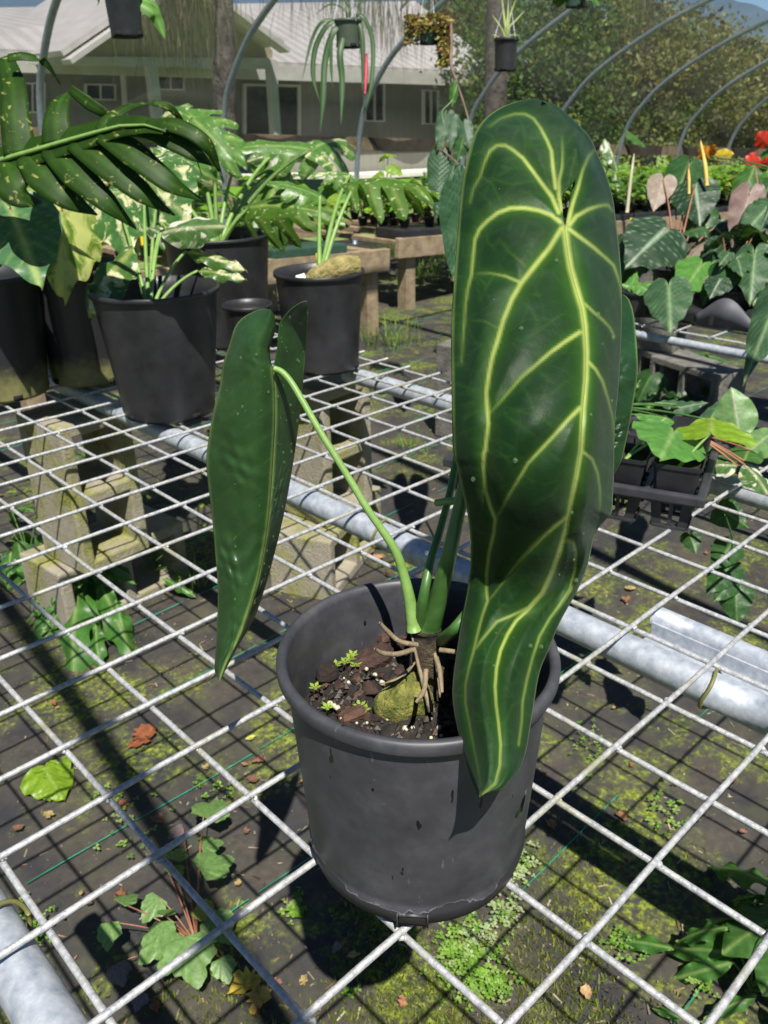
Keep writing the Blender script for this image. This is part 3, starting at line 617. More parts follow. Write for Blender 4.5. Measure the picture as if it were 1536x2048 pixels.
# shade cloth between the hoops
m, t, bs = newmat('black shade cloth'); P = geo(t)
n = noise(t, 1.3, 4, .6, P); bs.inputs['Base Color'].default_value = (.085, .082, .078, 1); bs.inputs['Roughness'].default_value = .8
tr = nd(t, 'ShaderNodeBsdfTransparent'); tl = nd(t, 'ShaderNodeBsdfTranslucent', {'Color': (.1, .1, .095, 1)})
m1 = nd(t, 'ShaderNodeMixShader', {0: .35, 1: bs.outputs[0], 2: tl.outputs[0]})
m2 = nd(t, 'ShaderNodeMixShader', {0: ramp(t, n.outputs[0], [(.3, .36), (.7, .52)]).outputs[0], 1: m1.outputs[0], 2: tr.outputs[0]})
t.links.new(m2.outputs[0], t.nodes['Material Output'].inputs[0]); M_cloth = m
b = MB(); cl = [q for q in hp if q[2] > .86 and q[1] > 3.75]; G = []
for x in np.linspace(-.4, 22, 230):
    f = ((x-HX[0])/1.5) % 1; sag = math.sin(math.pi*f)**.7; row = []
    for i, q in enumerate(cl):
        h = i/len(cl); w = .09*sag+.04*math.sin(x*4.3+h*9)*sag+.08*max(0, math.sin(h*16+x*1.3+math.sin(x*3)))*sag*(1-h)
        row.append((x, q[1]+.03-w*.5, q[2]+.03-w-.051*(x-5.6)*min(1, (q[1]+1)/4)))
    G.append(row)
obj('shade_cloth', b.grid(G), M_cloth, label='dark see-through shade cloth stretched over the tunnel side', cat='shade cloth')

# ------------------------------------------------------------------ house
M_roof, t, bs = newmat('white ribbed metal roof'); P = geo(t)
wv = nd(t, 'ShaderNodeTexWave', {'Vector': P, 'Scale': 1.1, 'Distortion': 0.}, bands_direction='X', wave_profile='TRI')
t.links.new(mix(t, noise(t, 3, 6, .6, P).outputs[0], (.5, .47, .45), (.72, .69, .67)), bs.inputs['Base Color']); bs.inputs['Roughness'].default_value = .5; bump(t, bs, wv.outputs[0], .6, .05)
M_side, t, bs = newmat('grey siding darkened for shade'); P = geo(t)
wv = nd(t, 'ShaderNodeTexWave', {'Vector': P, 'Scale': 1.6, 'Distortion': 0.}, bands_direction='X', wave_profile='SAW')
t.links.new(mix(t, ramp(t, wv.outputs[0], [(.0, 0.), (.06, 1.)]).outputs[0], (.09, .085, .07), mix(t, noise(t, 2, 5, .6, P).outputs[0], (.2, .195, .165), (.26, .255, .22))), bs.inputs['Base Color']); bs.inputs['Roughness'].default_value = .8  # siding colour darkened to carry the shade under the eaves
M_trim = mat('white trim paint', (.62, .6, .55), (.74, .72, .68), .55, 0, 4)
M_soff = mat('tan soffit boards', (.42, .36, .22), (.5, .44, .29), .7, 0, 6)
M_glass, t, bs = newmat('dark window glass'); bs.inputs['Base Color'].default_value = (.012, .015, .018, 1); bs.inputs['Roughness'].default_value = .06; bs.inputs['Specular IOR Level'].default_value = .8
YH = 12.8
house = empty('house', (aty(500, 352, YH).x, YH, -.35), label='long grey house with white metal roof and gabled porch behind the tunnel', cat='house')
def quad(name, pts, m, thick=.06, par=house, y=YH, yy=None, sm_=False):   # traced outline on the facade plane, real thickness
    ys = yy or [y]*len(pts); A = [aty(u, v, q) for (u, v), q in zip(pts, ys)]; n = len(A); b = MB()
    V = A+[p+Vector((0, thick, 0)) for p in A]; F = [tuple(range(n)), tuple(range(2*n-1, n-1, -1))]+[(i, i+n, (i+1) % n+n, (i+1) % n) for i in range(n)]
    b.add(V, F); return obj(name, b, m, par, smooth=False)
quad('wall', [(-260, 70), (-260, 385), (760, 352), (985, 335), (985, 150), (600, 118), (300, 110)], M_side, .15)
# roof slopes
def slab(name, P4, m, th=.07, par=house):
    n = (P4[1]-P4[0]).cross(P4[3]-P4[0]).normalized()*th; b = MB(); b.hexa(list(P4)+[p+n for p in P4]); return obj(name, b, m, par, smooth=False)
e0 = aty(-330, 95, YH-.6); e1 = aty(1005, 152, YH-.6); r0 = aty(-330, 30, YH+4.2); r1 = aty(830, 8, YH+4.2)
slab('roof', [e0, e1, r1, r0], M_roof)
f0 = e0+Vector((0, -.03, -.10)); f1 = e1+Vector((0, -.03, -.10)); b = MB(); b.beam(f0, f1, .05, .22); obj('fascia', b, M_trim, house, smooth=False)
# gabled porch
YG = 11.2; ap = aty(370, -55, YG); gl = aty(128, 112, YG); gr = aty(566, 92, YG); back = Vector((0, 4.2, 0))
up = Vector((0, 0, .06))
slab('porch_roof', [gl, ap, ap+back, gl+back], M_roof); slab('porch_roof', [ap, gr, gr+back, ap+back], M_roof)
for A, B in ((gl, ap), (gr, ap)):
    b = MB(); b.beam(A-Vector((0, .05, .07)), B-Vector((0, .05, .07)), .06, .26, (0, 1, 0)); obj('barge_board', b, M_trim, house, smooth=False)
quad('gable_soffit', [(165, 118), (372, -30), (545, 100), (545, 118)], M_soff, .05, y=YG+.55)
quad('gable_beam', [(60, 112), (60, 128), (545, 138), (545, 116)], M_trim, .12, y=YG+.5)
for u in (300, 541):
    b = MB(); p0 = aty(u, 120, YG+.56); p1 = Vector((p0.x, p0.y, -.4)); b.beam(p1, p0, .14, .14, (0, 1, 0)); obj('porch_post', b, M_trim, house, smooth=False)
def window(u0, v0, u1, v1, split='v', slope=.02, ft=5, par=house):
    k = lambda u, v: (u, v+slope*(u-u0)); f = empty('window', aty(u0, v1, YH-.03)-house.location); f.parent = house
    quad('glass', [k(u0, v0), k(u0, v1), k(u1, v1), k(u1, v0)], M_glass, .02, f, YH-.04)
    t_ = ft
    for a, b_, c, d in ((u0-t_, v0-t_, u1+t_, v0), (u0-t_, v1, u1+t_, v1+t_), (u0-t_, v0, u0, v1), (u1, v0, u1+t_, v1), ((u0+u1)/2-t_*.4, v0, (u0+u1)/2+t_*.4, v1)):
        quad('frame', [k(a, b_), k(a, d), k(c, d), k(c, b_)], M_trim, .07, f, YH-.08)
window(174, 170, 230, 197, ft=3); window(317, 147, 367, 177, ft=3); window(44, 168, 88, 222, ft=3.5); window(493, 172, 597, 300, ft=5)
window(733, 168, 768, 240, ft=3); window(851, 182, 876, 246, ft=3); window(948, 200, 970, 246, ft=2.5)
b = MB(); b.tube([aty(u, v, YH-.15) for u, v in ((203, 122), (208, 134), (236, 140), (246, 146), (250, 215), (252, 330))], .045, 8); obj('downspout', b, M_trim, house)
quad('base_course', [(-260, 352), (-260, 362), (760, 357), (985, 343), (985, 336), (760, 349)], mat('pale concrete path', (.6, .58, .52), (.7, .68, .62), .8), .9, y=YH-1.0)

# ------------------------------------------------------------------ trees
M_leafT = [leafmat('tree foliage '+n, .55, .35, (1.3, 1.2, .4), None, 3, .4, 0, .5) for n in ('olive', 'green', 'bronze')]
M_trunk = mat('pine bark', (.05, .042, .036), (.2, .17, .14), .9, 0, 9, .35, .7, 1, 26, dist=.03)
def tree(name, label, base, top, blobs, nleaf, size, mt, cols, seedv, trunk_r=.14, extra=()):
    r_ = np.random.default_rng(seedv); root = empty(name, base, label=label, cat='tree'); base = Vector(base); b = MB()
    pts = [base+(Vector(top)-base)*q+Vector((.12*math.sin(q*5+seedv), .1*math.cos(q*4+seedv), 0))*q for q in np.linspace(0, 1, 10)]
    b.tube(pts, [trunk_r, trunk_r*.85, trunk_r*.6, trunk_r*.35], 12)
    for c, rx, rz in blobs:
        c = Vector(c); k = pts[min(9, 4+int(r_.integers(0, 5)))]; b.tube(bez(k, (k+c)/2+Vector((0, 0, .3)), c, 7), [trunk_r*.4, trunk_r*.12], 7)
    obj('trunk', b, M_trunk, root); V = []; F = []; C_ = []; tot = sum(rx*rx*rz for _, rx, rz in blobs)
    for c, rx, rz in blobs:
        n = int(nleaf*rx*rx*rz/tot); cl_n = max(5, n//26); d = r_.normal(size=(cl_n, 3)); d /= np.linalg.norm(d, axis=1)[:, None]; rad = r_.uniform(.45, 1.05, (cl_n, 1)); cc = d*rad*np.array([rx, rx, rz])+np.array(c)
        for q in cc:
            tone = r_.uniform(.55, 1.3); col = np.array(cols[r_.integers(len(cols))])*tone; k = 26
            P = q+r_.normal(size=(k, 3))*size*2.1; a = r_.normal(size=(k, 3)); a /= np.linalg.norm(a, axis=1)[:, None]; e = np.cross(a, r_.normal(size=(k, 3))); e /= np.linalg.norm(e, axis=1)[:, None]; s_ = size*r_.uniform(.6, 1.3, (k, 1))
            i0 = len(V)
            for i in range(k):
                p0 = P[i]; V += [p0-a[i]*s_[i], p0+e[i]*s_[i]*.45, p0+a[i]*s_[i], p0-e[i]*s_[i]*.45]; F.append((i0+4*i, i0+4*i+1, i0+4*i+2, i0+4*i+3)); C_ += [col*r_.uniform(.8, 1.2)]*4
    b = MB(); b.add(V, F, C_); obj('crown', b, mt, root, smooth=False); return root
OL = [(.3, .36, .09), (.42, .44, .14), (.18, .26, .05), (.36, .34, .13)]; GR = [(.12, .24, .04), (.18, .32, .06), (.07, .16, .03)]; BZ = [(.34, .36, .14), (.4, .3, .15), (.22, .3, .09), (.44, .42, .2)]
def bl_at(lst): return [(at(u, v, d), rx, rz) for u, v, d, rx, rz in lst]
def gnd(u, d): p = at(u, 300, d); p.z = -.3; return p
tree('broadleaf_tree', 'dense green tree right behind the house end, beyond the shade cloth', gnd(1060, 15), at(1070, 60, 15), bl_at([(1010, 150, 15, 1.3, 1.3), (1100, 110, 15, 1.5, 1.4), (1080, 20, 15.5, 1.6, 1.2), (1040, 240, 15, 1.3, .9), (1150, 220, 15, 1.4, 1), (1180, 60, 16, 1.3, 1.2)]), 17000, .06, M_leafT[1], GR+OL[:1], 11)
tree('broadleaf_tree', 'tall olive tree with a reddish bare trunk beyond the shade cloth', gnd(1300, 16), at(1296, -40, 16), bl_at([(1230, 110, 16.5, 1.5, 1.4), (1330, 170, 16, 1.7, 1.3), (1260, 240, 16, 1.5, .9), (1380, 120, 17, 1.3, .9), (1190, 20, 17, 1.2, .9)]), 18000, .06, M_leafT[0], OL, 12, .16)
tree('broadleaf_tree', 'bushy olive tree at the far end beyond the shade cloth', gnd(1450, 17), at(1450, 60, 17), bl_at([(1430, 200, 17, 1.8, 1.3), (1500, 190, 17.5, 1.6, 1.0), (1420, 140, 18, 1.3, 1.0), (1540, 230, 17, 1.6, 1.2), (1380, 260, 17, 1.2, .8)]), 18000, .06, M_leafT[0], OL+BZ[:2], 13)
tree('broadleaf_tree', 'reddish green tree showing above the house roof', gnd(900, 26), at(900, 20, 26), bl_at([(900, 70, 26, 1.6, 1.0), (960, 60, 26, 1.4, 1.1), (930, 20, 27, 1.3, 1), (850, 90, 28, 1.5, .8), (985, 110, 25, 1.0, .9)]), 7000, .11, M_leafT[2], GR+BZ+[(.22, .06, .06)], 14)
tree('broadleaf_tree', 'pale yellowish tree farthest along the tunnel beyond the cloth', gnd(1640, 19), at(1600, 100, 19), bl_at([(1560, 190, 19, 1.6, 1.1), (1640, 200, 18, 2, 1.4), (1530, 270, 18, 1.6, .9)]), 14000, .065, M_leafT[0], OL+BZ[:1], 15)
# pines with drooping needles: one by the house, one behind the hanging pots
def pine(label, u, v0, v1, d, r, tufts, seedv):
    r_ = random.Random(seedv); base = at(u, v1, d); base.z = -.3; root = empty('pine_tree', base, label=label, cat='tree'); top = at(u+6, v0-160, d)
    b = MB(); b.tube([base+(top-base)*q for q in np.linspace(0, 1, 14)], [r*1.15, r, r*.85], 16); V = []; obj('trunk', b, M_trunk, root); n = MB(); tw = MB()
    for (tu, tv, dd, k, L) in tufts:
        c = at(tu, tv, dd); st = base+(top-base)*.93; tw.tube(bez(st, (st+c)/2+Vector((0, 0, .35)), c, 8), [.03, .012], 6)
        for i in range(k):
            p = c+Vector((r_.gauss(0, .22), r_.gauss(0, .22), r_.gauss(0, .16))); a = r_.uniform(0, 6.28); o_ = Vector((math.cos(a), math.sin(a), 0))*r_.uniform(.05, .2); q1 = p+o_*.6-Vector((0, 0, L*.4)); q2 = p+o_-Vector((0, 0, L*r_.uniform(.8, 1.2)))
            c_ = r_.choice([(.12, .16, .04), (.2, .22, .07), (.28, .25, .09), (.07, .11, .03)]); w = Vector((-o_.y, o_.x, 0)).normalized()*.0035
            n.add([p-w, p+w, q1+w, q1-w, q2], [(0, 1, 2, 3), (3, 2, 4)], c_)
    obj('branches', tw, M_trunk, root); obj('needles', n, M_leafT[0], root, smooth=False)
pine('pine with dark mottled trunk and drooping needles in front of the house', 436, 0, 300, 9.5, .135, [(335, 0, 8.6, 160, .5), (310, 30, 8.4, 60, .45), (360, 40, 8.6, 90, .45), (385, -10, 8.8, 80, .4), (420, -20, 9, 60, .4)], 5)
pine('grey trunked pine behind the hanging pots with needles over the roof', 992, 0, 300, 11.5, .16, [(600, -40, 11, 40, .5), (690, -30, 11, 90, .6), (750, -10, 11, 120, .6), (800, 20, 11, 90, .6), (1290, -10, 12, 120, .6)], 6)
# ------------------------------------------------------------------ leaf library (unit length, tip at +y, upper face +z)
def blade(name, m, ts, out, inn=None, width=.5, col=(.05, .13, .03), vein=(.2, .3, .1), nlat=7, sweep=.35, fold=.15, droop=.15, wave=.03, nw=3, rib=.5, vw=.05, midw=.03, edge=None, quilt=0, n=44, ns=9):
    b = MB(); T = np.linspace(ts[0], ts[-1], n); q_ = sm(list(zip(ts, out)), 120); o = np.clip(np.interp(T, q_[:, 0], q_[:, 1]), 0, 9)*width; i_ = np.interp(T, ts, inn)*width if inn is not None else 0*T
    k = np.array([.25, .5, .25])
    for sd in (-1, 1):
        P = np.zeros((n, ns, 3)); C_ = np.zeros((n, ns, 3))
        for j, s_ in enumerate(np.linspace(0, 1, ns)):
            x = i_+(o-i_)*s_; xr = x/(o.max()+1e-9); ph = (T*nlat-xr*sweep*nlat)
            lat = np.abs((ph % 1)-.5)*2; lv = np.clip((lat-(1-2*vw*3))/(2*vw*3), 0, 1)*rib*(xr > .04)
            z = -fold*np.abs(x)+(-droop*np.clip(T, 0, 1)**2)+.6*fold*np.clip(-T, 0, 1)*0+wave*np.sin(T*nw*6.28+sd)*s_**2+quilt*np.cos(ph*6.28)*s_*(1-s_)*4-fold*.8*x*x/(o.max()+1e-6)
            P[:, j] = np.stack([sd*x, T, z], 1)
            mv = np.clip(1.3-np.abs(x)/midw, 0, 1); vv = np.maximum(lv, mv)[:, None]
            c = np.array(col)*(1-vv)+np.array(vein)*vv
            if edge is not None and j == ns-1: c = np.ones_like(c)*np.array(edge)
            C_[:, j] = c
        b.grid(P, C_, flip=(sd < 0))
    me = b.mesh(name); me.materials.append(m); return me
TH = [-.25, -.22, -.14, -.05, .05, .2, .4, .6, .8, .93, 1.0]; OH = [.2, .36, .5, .56, .57, .54, .46, .34, .17, .05, 0]; IH = [.2, .11, .05, .015, 0, 0, 0, 0, 0, 0, 0]
TO = [0, .03, .1, .25, .45, .65, .82, .94, 1]; OO = [0, .14, .3, .47, .5, .42, .25, .09, 0]
TL = [0, .03, .12, .3, .5, .7, .88, 1]; OL_ = [0, .1, .28, .46, .5, .42, .22, 0]
def monstera(name, m, col, vein, nf=6, width=.5, gap=.42, droop=.3, curl=.35, web=.4, seedv=1, n=8):
    r_ = random.Random(seedv); b = MB(); wfun = lambda t: np.interp(t, [-.22, -.12, 0, .25, .5, .75, 1.0], [.18, .36, .47, .5, .42, .27, .05])*width*2
    for sd in (-1, 1):
        T = np.linspace(-.2, 1, 34); w = np.array([wfun(t) for t in T]); inn = np.where(T < 0, .05*np.clip(-T/.2, 0, 1)+.0, 0)*width
        def pos(t, s_):
            w_ = wfun(t); x = s_*w_+(.05*np.clip(-t/.2, 0, 1)*width if t < 0 else 0)*(1-s_); y = t+s_*.16*(t+.25)
            return (sd*x, y, -curl*x*x*1.6/width-droop*max(0, y)**2+.05*math.sin(y*9+sd)*s_)
        G = [[pos(t, s_) for s_ in np.linspace(0, web, 5)] for t in T]; Cc = [[vein if j == 0 else col for j in range(5)] for _ in T]
        b.grid(G, np.array(Cc), flip=(sd < 0)); e = np.linspace(-.2, 1, nf+1)
        for k in range(nf):
            g_ = gap*r_.uniform(.5, 1.2); t0, t1 = e[k], e[k+1]; dz = r_.uniform(-.05, .05); Gf = []; Cf = []
            for s_ in np.linspace(web, 1, n):
                q = (s_-web)/(1-web); sh = g_*min(1, (q*3))**.7; tip = math.sqrt(max(0, 1-q**3.5)); tc = (t0+t1)/2+.06*q; hw = (t1-t0)/2*(1-sh*.75)*max(.04, tip) if q > 0 else (t1-t0)/2; row = []; cr = []
                for f in (-1, -.5, 0, .5, 1):
                    p_ = pos(min(1.02, tc+f*hw), s_); row.append((p_[0], p_[1], p_[2]-.05*abs(f)*q+dz*q)); cr.append(np.array(vein)*.7+np.array(col)*.3 if f == 0 else col)
                Gf.append(row); Cf.append(cr)
            b.grid(Gf, np.array(Cf), flip=(sd > 0))
    me = b.mesh(name); me.materials.append(m); return me
CREAM = (.62, .62, .36)
ML_glossy = leafmat('glossy green leaf', .4, .35, nscale=8, spec=.4); ML_matt = leafmat('matt velvet leaf', .5, .22, nscale=8)
ML_var = leafmat('cream marbled leaf', .35, .4, (1.25, 1.25, .6), (7, .52, .58, CREAM), 8); ML_spk = leafmat('cream speckled leaf', .35, .4, (1.3, 1.3, .5), (19, .60, .64, CREAM), 8)
ML_spkm = leafmat('cream flecked leaf', .5, .45, (1.5, 1.4, .3), (75, .61, .66, (.3, .33, .08)), 30, .25)
ML_half = leafmat('half white leaf', .35, .4, (1.2, 1.2, .8), (2.2, .46, .5, (.75, .74, .58)), 8); ML_lime = leafmat('lime marbled leaf', .32, .45, (1.3, 1.25, .4), (5, .42, .54, (.55, .6, .2)), 8)
G1 = (.055, .15, .03); G2 = (.035, .1, .028); G3 = (.09, .22, .03); DK = (.02, .055, .022)
LF = dict(
 heart=blade('leaf', ML_matt, TH, OH, IH, .9, DK, (.3, .4, .26), 4, .9, .2, .2, .03, rib=.7, vw=.022, midw=.022),
 heartg=blade('leaf', ML_glossy, TH, OH, IH, .9, G2, (.12, .24, .06), 7, .5, .2, .2, .03, rib=.4),
 long=blade('leaf', ML_matt, TH, OH, IH, .55, (.04, .1, .04), (.2, .3, .14), 8, .5, .25, .15, .03, rib=.45, quilt=.006),
 grey=blade('leaf', ML_matt, TH, OH, IH, .75, (.3, .24, .19), (.38, .3, .22), 8, .5, .1, .1, .02, rib=.4, quilt=.008),
 brown=blade('leaf', ML_matt, TH, OH, IH, .5, (.22, .15, .13), (.3, .2, .16), 8, .5, .15, .1, .03, rib=.4, quilt=.008),
 lime=blade('leaf', ML_glossy, TH, OH, IH, 1.0, (.2, .34, .02), (.3, .42, .08), 6, .5, .25, .1, .05, rib=.4, quilt=.015),
 bright=blade('leaf', ML_glossy, TH, OH, IH, .8, (.1, .27, .05), (.24, .4, .12), 6, .5, .2, .15, .03, rib=.3),
 oval=blade('leaf', ML_glossy, TO, OO, None, .8, (.16, .3, .1), (.36, .44, .24), 9, .3, .15, .1, .02, rib=.3),
 ovalg=blade('leaf', ML_glossy, TO, OO, None, .7, G1, (.2, .32, .08), 7, .3, .2, .25, .03, rib=.3),
 strap=blade('leaf', ML_glossy, TL, OL_, None, .2, G1, (.16, .27, .06), 0, .3, .3, .5, .02, rib=0, n=20, ns=4),
 weed=blade('leaf', ML_glossy, TL, OL_, None, .34, (.06, .18, .03), (.22, .34, .1), 9, .3, .2, .3, .05, rib=.2),
 alo=blade('leaf', ML_glossy, TH, OH, IH, .62, (.07, .18, .07), (.34, .46, .16), 5, .45, .15, .12, .03, rib=.5, midw=.035),
 var=blade('leaf', ML_var, TH, OH, IH, .9, (.06, .17, .04), (.3, .38, .14), 6, .5, .25, .2, .04, rib=.2),
 limev=blade('leaf', ML_lime, TH, OH, IH, .62, (.16, .28, .03), (.4, .46, .14), 6, .5, .45, .2, .05, rib=.3),
 half=blade('leaf', ML_half, TO, OO, None, .5, (.09, .2, .05), (.5, .52, .3), 6, .3, .35, .25, .03, rib=.2),
 narrow=blade('leaf', ML_var, TL, OL_, None, .3, (.07, .17, .03), (.3, .36, .1), 6, .3, .3, .3, .05, rib=.2),
 quilt=blade('leaf', ML_matt, TH, OH, IH, .6, (.03, .085, .035), (.05, .12, .045), 11, .45, .15, .1, .02, rib=.5, quilt=.03, n=60),
 small=blade('leaf', ML_glossy, TO, OO, None, .75, G3, (.2, .34, .06), 5, .3, .2, .3, .02, rib=.2, n=10, ns=4),
 yellow=blade('leaf', ML_glossy, TO, OO, None, .6, (.6, .45, .02), (.6, .4, .05), 5, .3, .2, .2, .05, n=12, ns=4),
 orange=blade('leaf', ML_glossy, TO, OO, None, .7, (.55, .22, .02), (.5, .2, .03), 5, .3, .2, .2, .08, n=12, ns=4),
 red=blade('leaf', ML_glossy, TO, OO, None, .8, (.55, .04, .02), (.5, .05, .03), 5, .3, .2, .3, .08, n=12, ns=4),
 mon1=monstera('leaf', ML_spk, (.1, .24, .045), (.28, .4, .12), 4, .5, .34, .25, .3, seedv=1),
 mon2=monstera('leaf', ML_var, (.1, .24, .05), (.3, .42, .13), 4, .5, .34, .3, .4, seedv=2),
 mon3=monstera('leaf', ML_spk, (.09, .2, .025), (.28, .38, .1), 5, .48, .4, .4, .5, seedv=3),
)
def put(mesh, A, T, parent, roll=0., wsc=1., nhint=None, name='leaf', hs=1.):
    A = Vector(A); T = Vector(T); y = (T-A); L = y.length; y.normalize()
    nh = (-(A-CAM).normalized()+Vector((0, 0, .25))) if nhint is FACE else Vector(nhint) if nhint is not None else (Vector((0, 0, 1))*.75-CF*.5); n = (nh-y*nh.dot(y)).normalized(); x = y.cross(n)
    if roll: q = Matrix.Rotation(math.radians(roll), 3, y); n = q @ n; x = q @ x
    o = bpy.data.objects.new(name, mesh); COL.objects.link(o); M = Matrix.Identity(4)
    for r in range(3): M[r][0] = x[r]*L*wsc; M[r][1] = y[r]*L; M[r][2] = n[r]*L*hs
    pw = world_loc(parent) if parent else Vector(); M.translation = A-pw; o.parent = parent; o.matrix_basis = M; return o
FACE = -CF+Vector((0, 0, .25)); BACK = CF+Vector((0, 0, .1))
def petio(B, A, r, m, parent, lift=.35, name='petiole'):
    B = Vector(B); A = Vector(A); c = B+(A-B)*.45+Vector((0, 0, (A-B).length*lift*.5)); b = MB(); b.tube(bez(B, c, A, 9), [r*1.4, r, r*.8], 6); return obj(name, b, m, parent)
def plantpx(name, label, cat, base, leaves, pet=None, pr=.003, group=None, lift=.35):
    """leaves: (kind, uA, vA, depthA, uT, vT, depthT, width, roll, hint)"""
    root = empty(name, base, label=label, cat=cat, group=group)
    for L in leaves:
        k, ua, va, da, ut, vt, dt = L[:7]; w = L[7] if len(L) > 7 else 1; ro = L[8] if len(L) > 8 else 0; h = L[9] if len(L) > 9 else None
        A = at(ua, va, da); put(LF[k], A, at(ut, vt, dt), root, ro, w, h)
        if pet: petio(Vector(base), A, pr, pet, root, lift)
    return root

# ------------------------------------------------------------------ pots
M_pot2 = mat('black pot plastic', (.011, .011, .013), (.033, .033, .036), .42, 0, 12, .35, .75, .1, 40)
M_potg = mat('green pot plastic', (.02, .055, .035), (.045, .085, .06), .4, 0, 12)
M_poto = mat('olive pot plastic', (.045, .06, .04), (.08, .095, .07), .4, 0, 12)
def mosspot():
    m, t, b = newmat('mossy black pot'); P = geo(t); g = nd(t, 'ShaderNodeSeparateXYZ', {0: P})
    lo = nd(t, 'ShaderNodeMapRange', {'Value': g.outputs[2], 'From Min': ZM+.12, 'From Max': ZM, 'To Min': 0., 'To Max': 1.})
    k = ramp(t, mix(t, .5, lo.outputs[0], noise(t, 18, 6, .7, P).outputs[0]), [(.42, 0.), (.62, 1.)]).outputs[0]
    t.links.new(mix(t, k, (.02, .02, .022), mix(t, noise(t, 60, 4, .6, P).outputs[0], (.08, .08, .03), (.26, .25, .1))), b.inputs['Base Color']); b.inputs['Roughness'].default_value = .45; return m
M_potm = mosspot()
def nurspot(center, rb, rt, h, label, m=M_pot2, cat='pot', soil=.85, rib=0, nrib=0, rimh=.012, group=None, seg=56, name='nursery_pot', hole=True):
    C0 = Vector(center); root = empty(name, C0, label=label, cat=cat, group=group); wl = lambda z: rb+(rt-.004-rb)*z/h
    b = MB(); b.lathe([(0, .006), (rb*.9, .004), (rb, .0), (rb+.001, .006)]+[(wl(z), z) for z in np.linspace(.012, h-rimh, 8)], seg, C0, wob=.006, rib=rib, nrib=nrib); obj('pot_body', b, m, root)
    b = MB(); b.lathe([(wl(h-rimh), h-rimh), (rt, h-rimh+.001), (rt+.0005, h-.002), (rt-.002, h), (rt-.005, h-.001), (wl(h*.9)-.003, h*.9), (wl(h*.5)-.003, h*.5)], seg, C0, wob=.006); obj('pot_rim', b, m, root)
    b = MB(); z = h*soil; G = [[(C0.x+r*math.cos(q), C0.y+r*math.sin(q), C0.z+z+random.uniform(-.004, .004)*(r < rt*.9)) for q in np.linspace(0, 2*math.pi, 30, endpoint=False)] for r in np.linspace(0, wl(z)-.002, 9)]; obj('soil', b.grid(G, closed=True, flip=True), M_soil, root)
    if hole:
        for a in range(4):
            q = a*1.57+.9+C0.x; d = Vector((math.cos(q), math.sin(q), 0)); x = d.cross(Vector((0, 0, 1))); p0 = C0+d*(rb+.0005); b = MB()
            b.hexa([p0+x*e*.010+d*f+Vector((0, 0, zz)) for zz in (.002, .014) for e, f in ((-1, -.004), (1, -.004), (1, .0022), (-1, .0022))]); obj('drain_hole', b, hm, root)  # solid black inset, not cut out; its colour stands for the shade inside
    return root
zm = ZM+.0062
def onmesh(u, v, r):   # pot centre whose front foot is seen at (u, v)
    p = atz(u, v, zm); d = p-CAM; d.z = 0; return p+d.normalized()*r
P1 = onmesh(345, 848, .095); nurspot(P1, .095, .130, .262, 'round black pot with marbled philodendron beside the left leaf', soil=.78)
P2 = onmesh(190, 772, .09); nurspot(P2, .095, .118, .265, 'ribbed black pot with mossy yellowish lower half', M_potm, rib=.02, nrib=24, soil=.95)
P3 = onmesh(22, 808, .10); nurspot(P3, .09, .122, .27, 'scuffed black pot leaning at the mesh edge with a mossy foot', M_potm)
P4 = onmesh(455, 700, .12); nurspot(P4, .115, .143, .285, 'wide black pot of the speckled monstera standing behind the others')
P5 = onmesh(648, 752, .09); nurspot(P5, .088, .109, .235, 'black pot with white plant tag and mossy monstera stump')
P6 = onmesh(505, 735, .05); nurspot(P6, .045, .062, .15, 'small black pot squeezed between the wide pot and the tagged pot')
M_white = mat('white tag', (.75, .75, .72), None, .5)
b = MB(); tb = P5+Vector((-.045, -.02, .2)); A = at(613, 592, depth(tb)); B = at(600, 549, depth(tb)); b.beam(A, B, .0012, .022, CR); obj('plant_tag', b, M_white, smooth=False, bevel=.0004, label='blank white plastic plant tag stuck in the pot with the mossy stump', cat='plant tag')

# ------------------------------------------------------------------ big speckled monstera leaf at the left, finger by finger
mroot = empty('monstera', P3+Vector((0, 0, .22)), label='large speckled monstera leaf with long drooping fingers arching over the left pots', cat='plant')
def ribbon3(P, wd, ccol, hint, n=22, ns=7, fold=.25, dish=0):
    C_ = sm(P, n); w = np.interp(np.linspace(0, 1, n), np.linspace(0, 1, len(wd)), wd); G = []; prev = None
    for i in range(n):
        t = Vector(C_[min(i+1, n-1)]-C_[max(i-1, 0)]).normalized(); h = Vector(hint); nn = (h-t*h.dot(t)).normalized(); x = t.cross(nn); G.append([Vector(C_[i])+x*w[i]*s_-nn*(w[i]*fold*abs(s_)**1.5) for s_ in np.linspace(-1, 1, ns)])
    col = np.ones((n, ns, 3))*np.array(ccol); col[:, ns//2] = np.array(ccol)*1.6; return G, col
MD = 1.42
mm = MB(); midr = [(-70, 338), (0, 320), (60, 303), (120, 285), (190, 265), (240, 252), (290, 250), (330, 262)]
md = np.linspace(1.50, 1.32, len(midr)); gc = (.03, .08, .008)
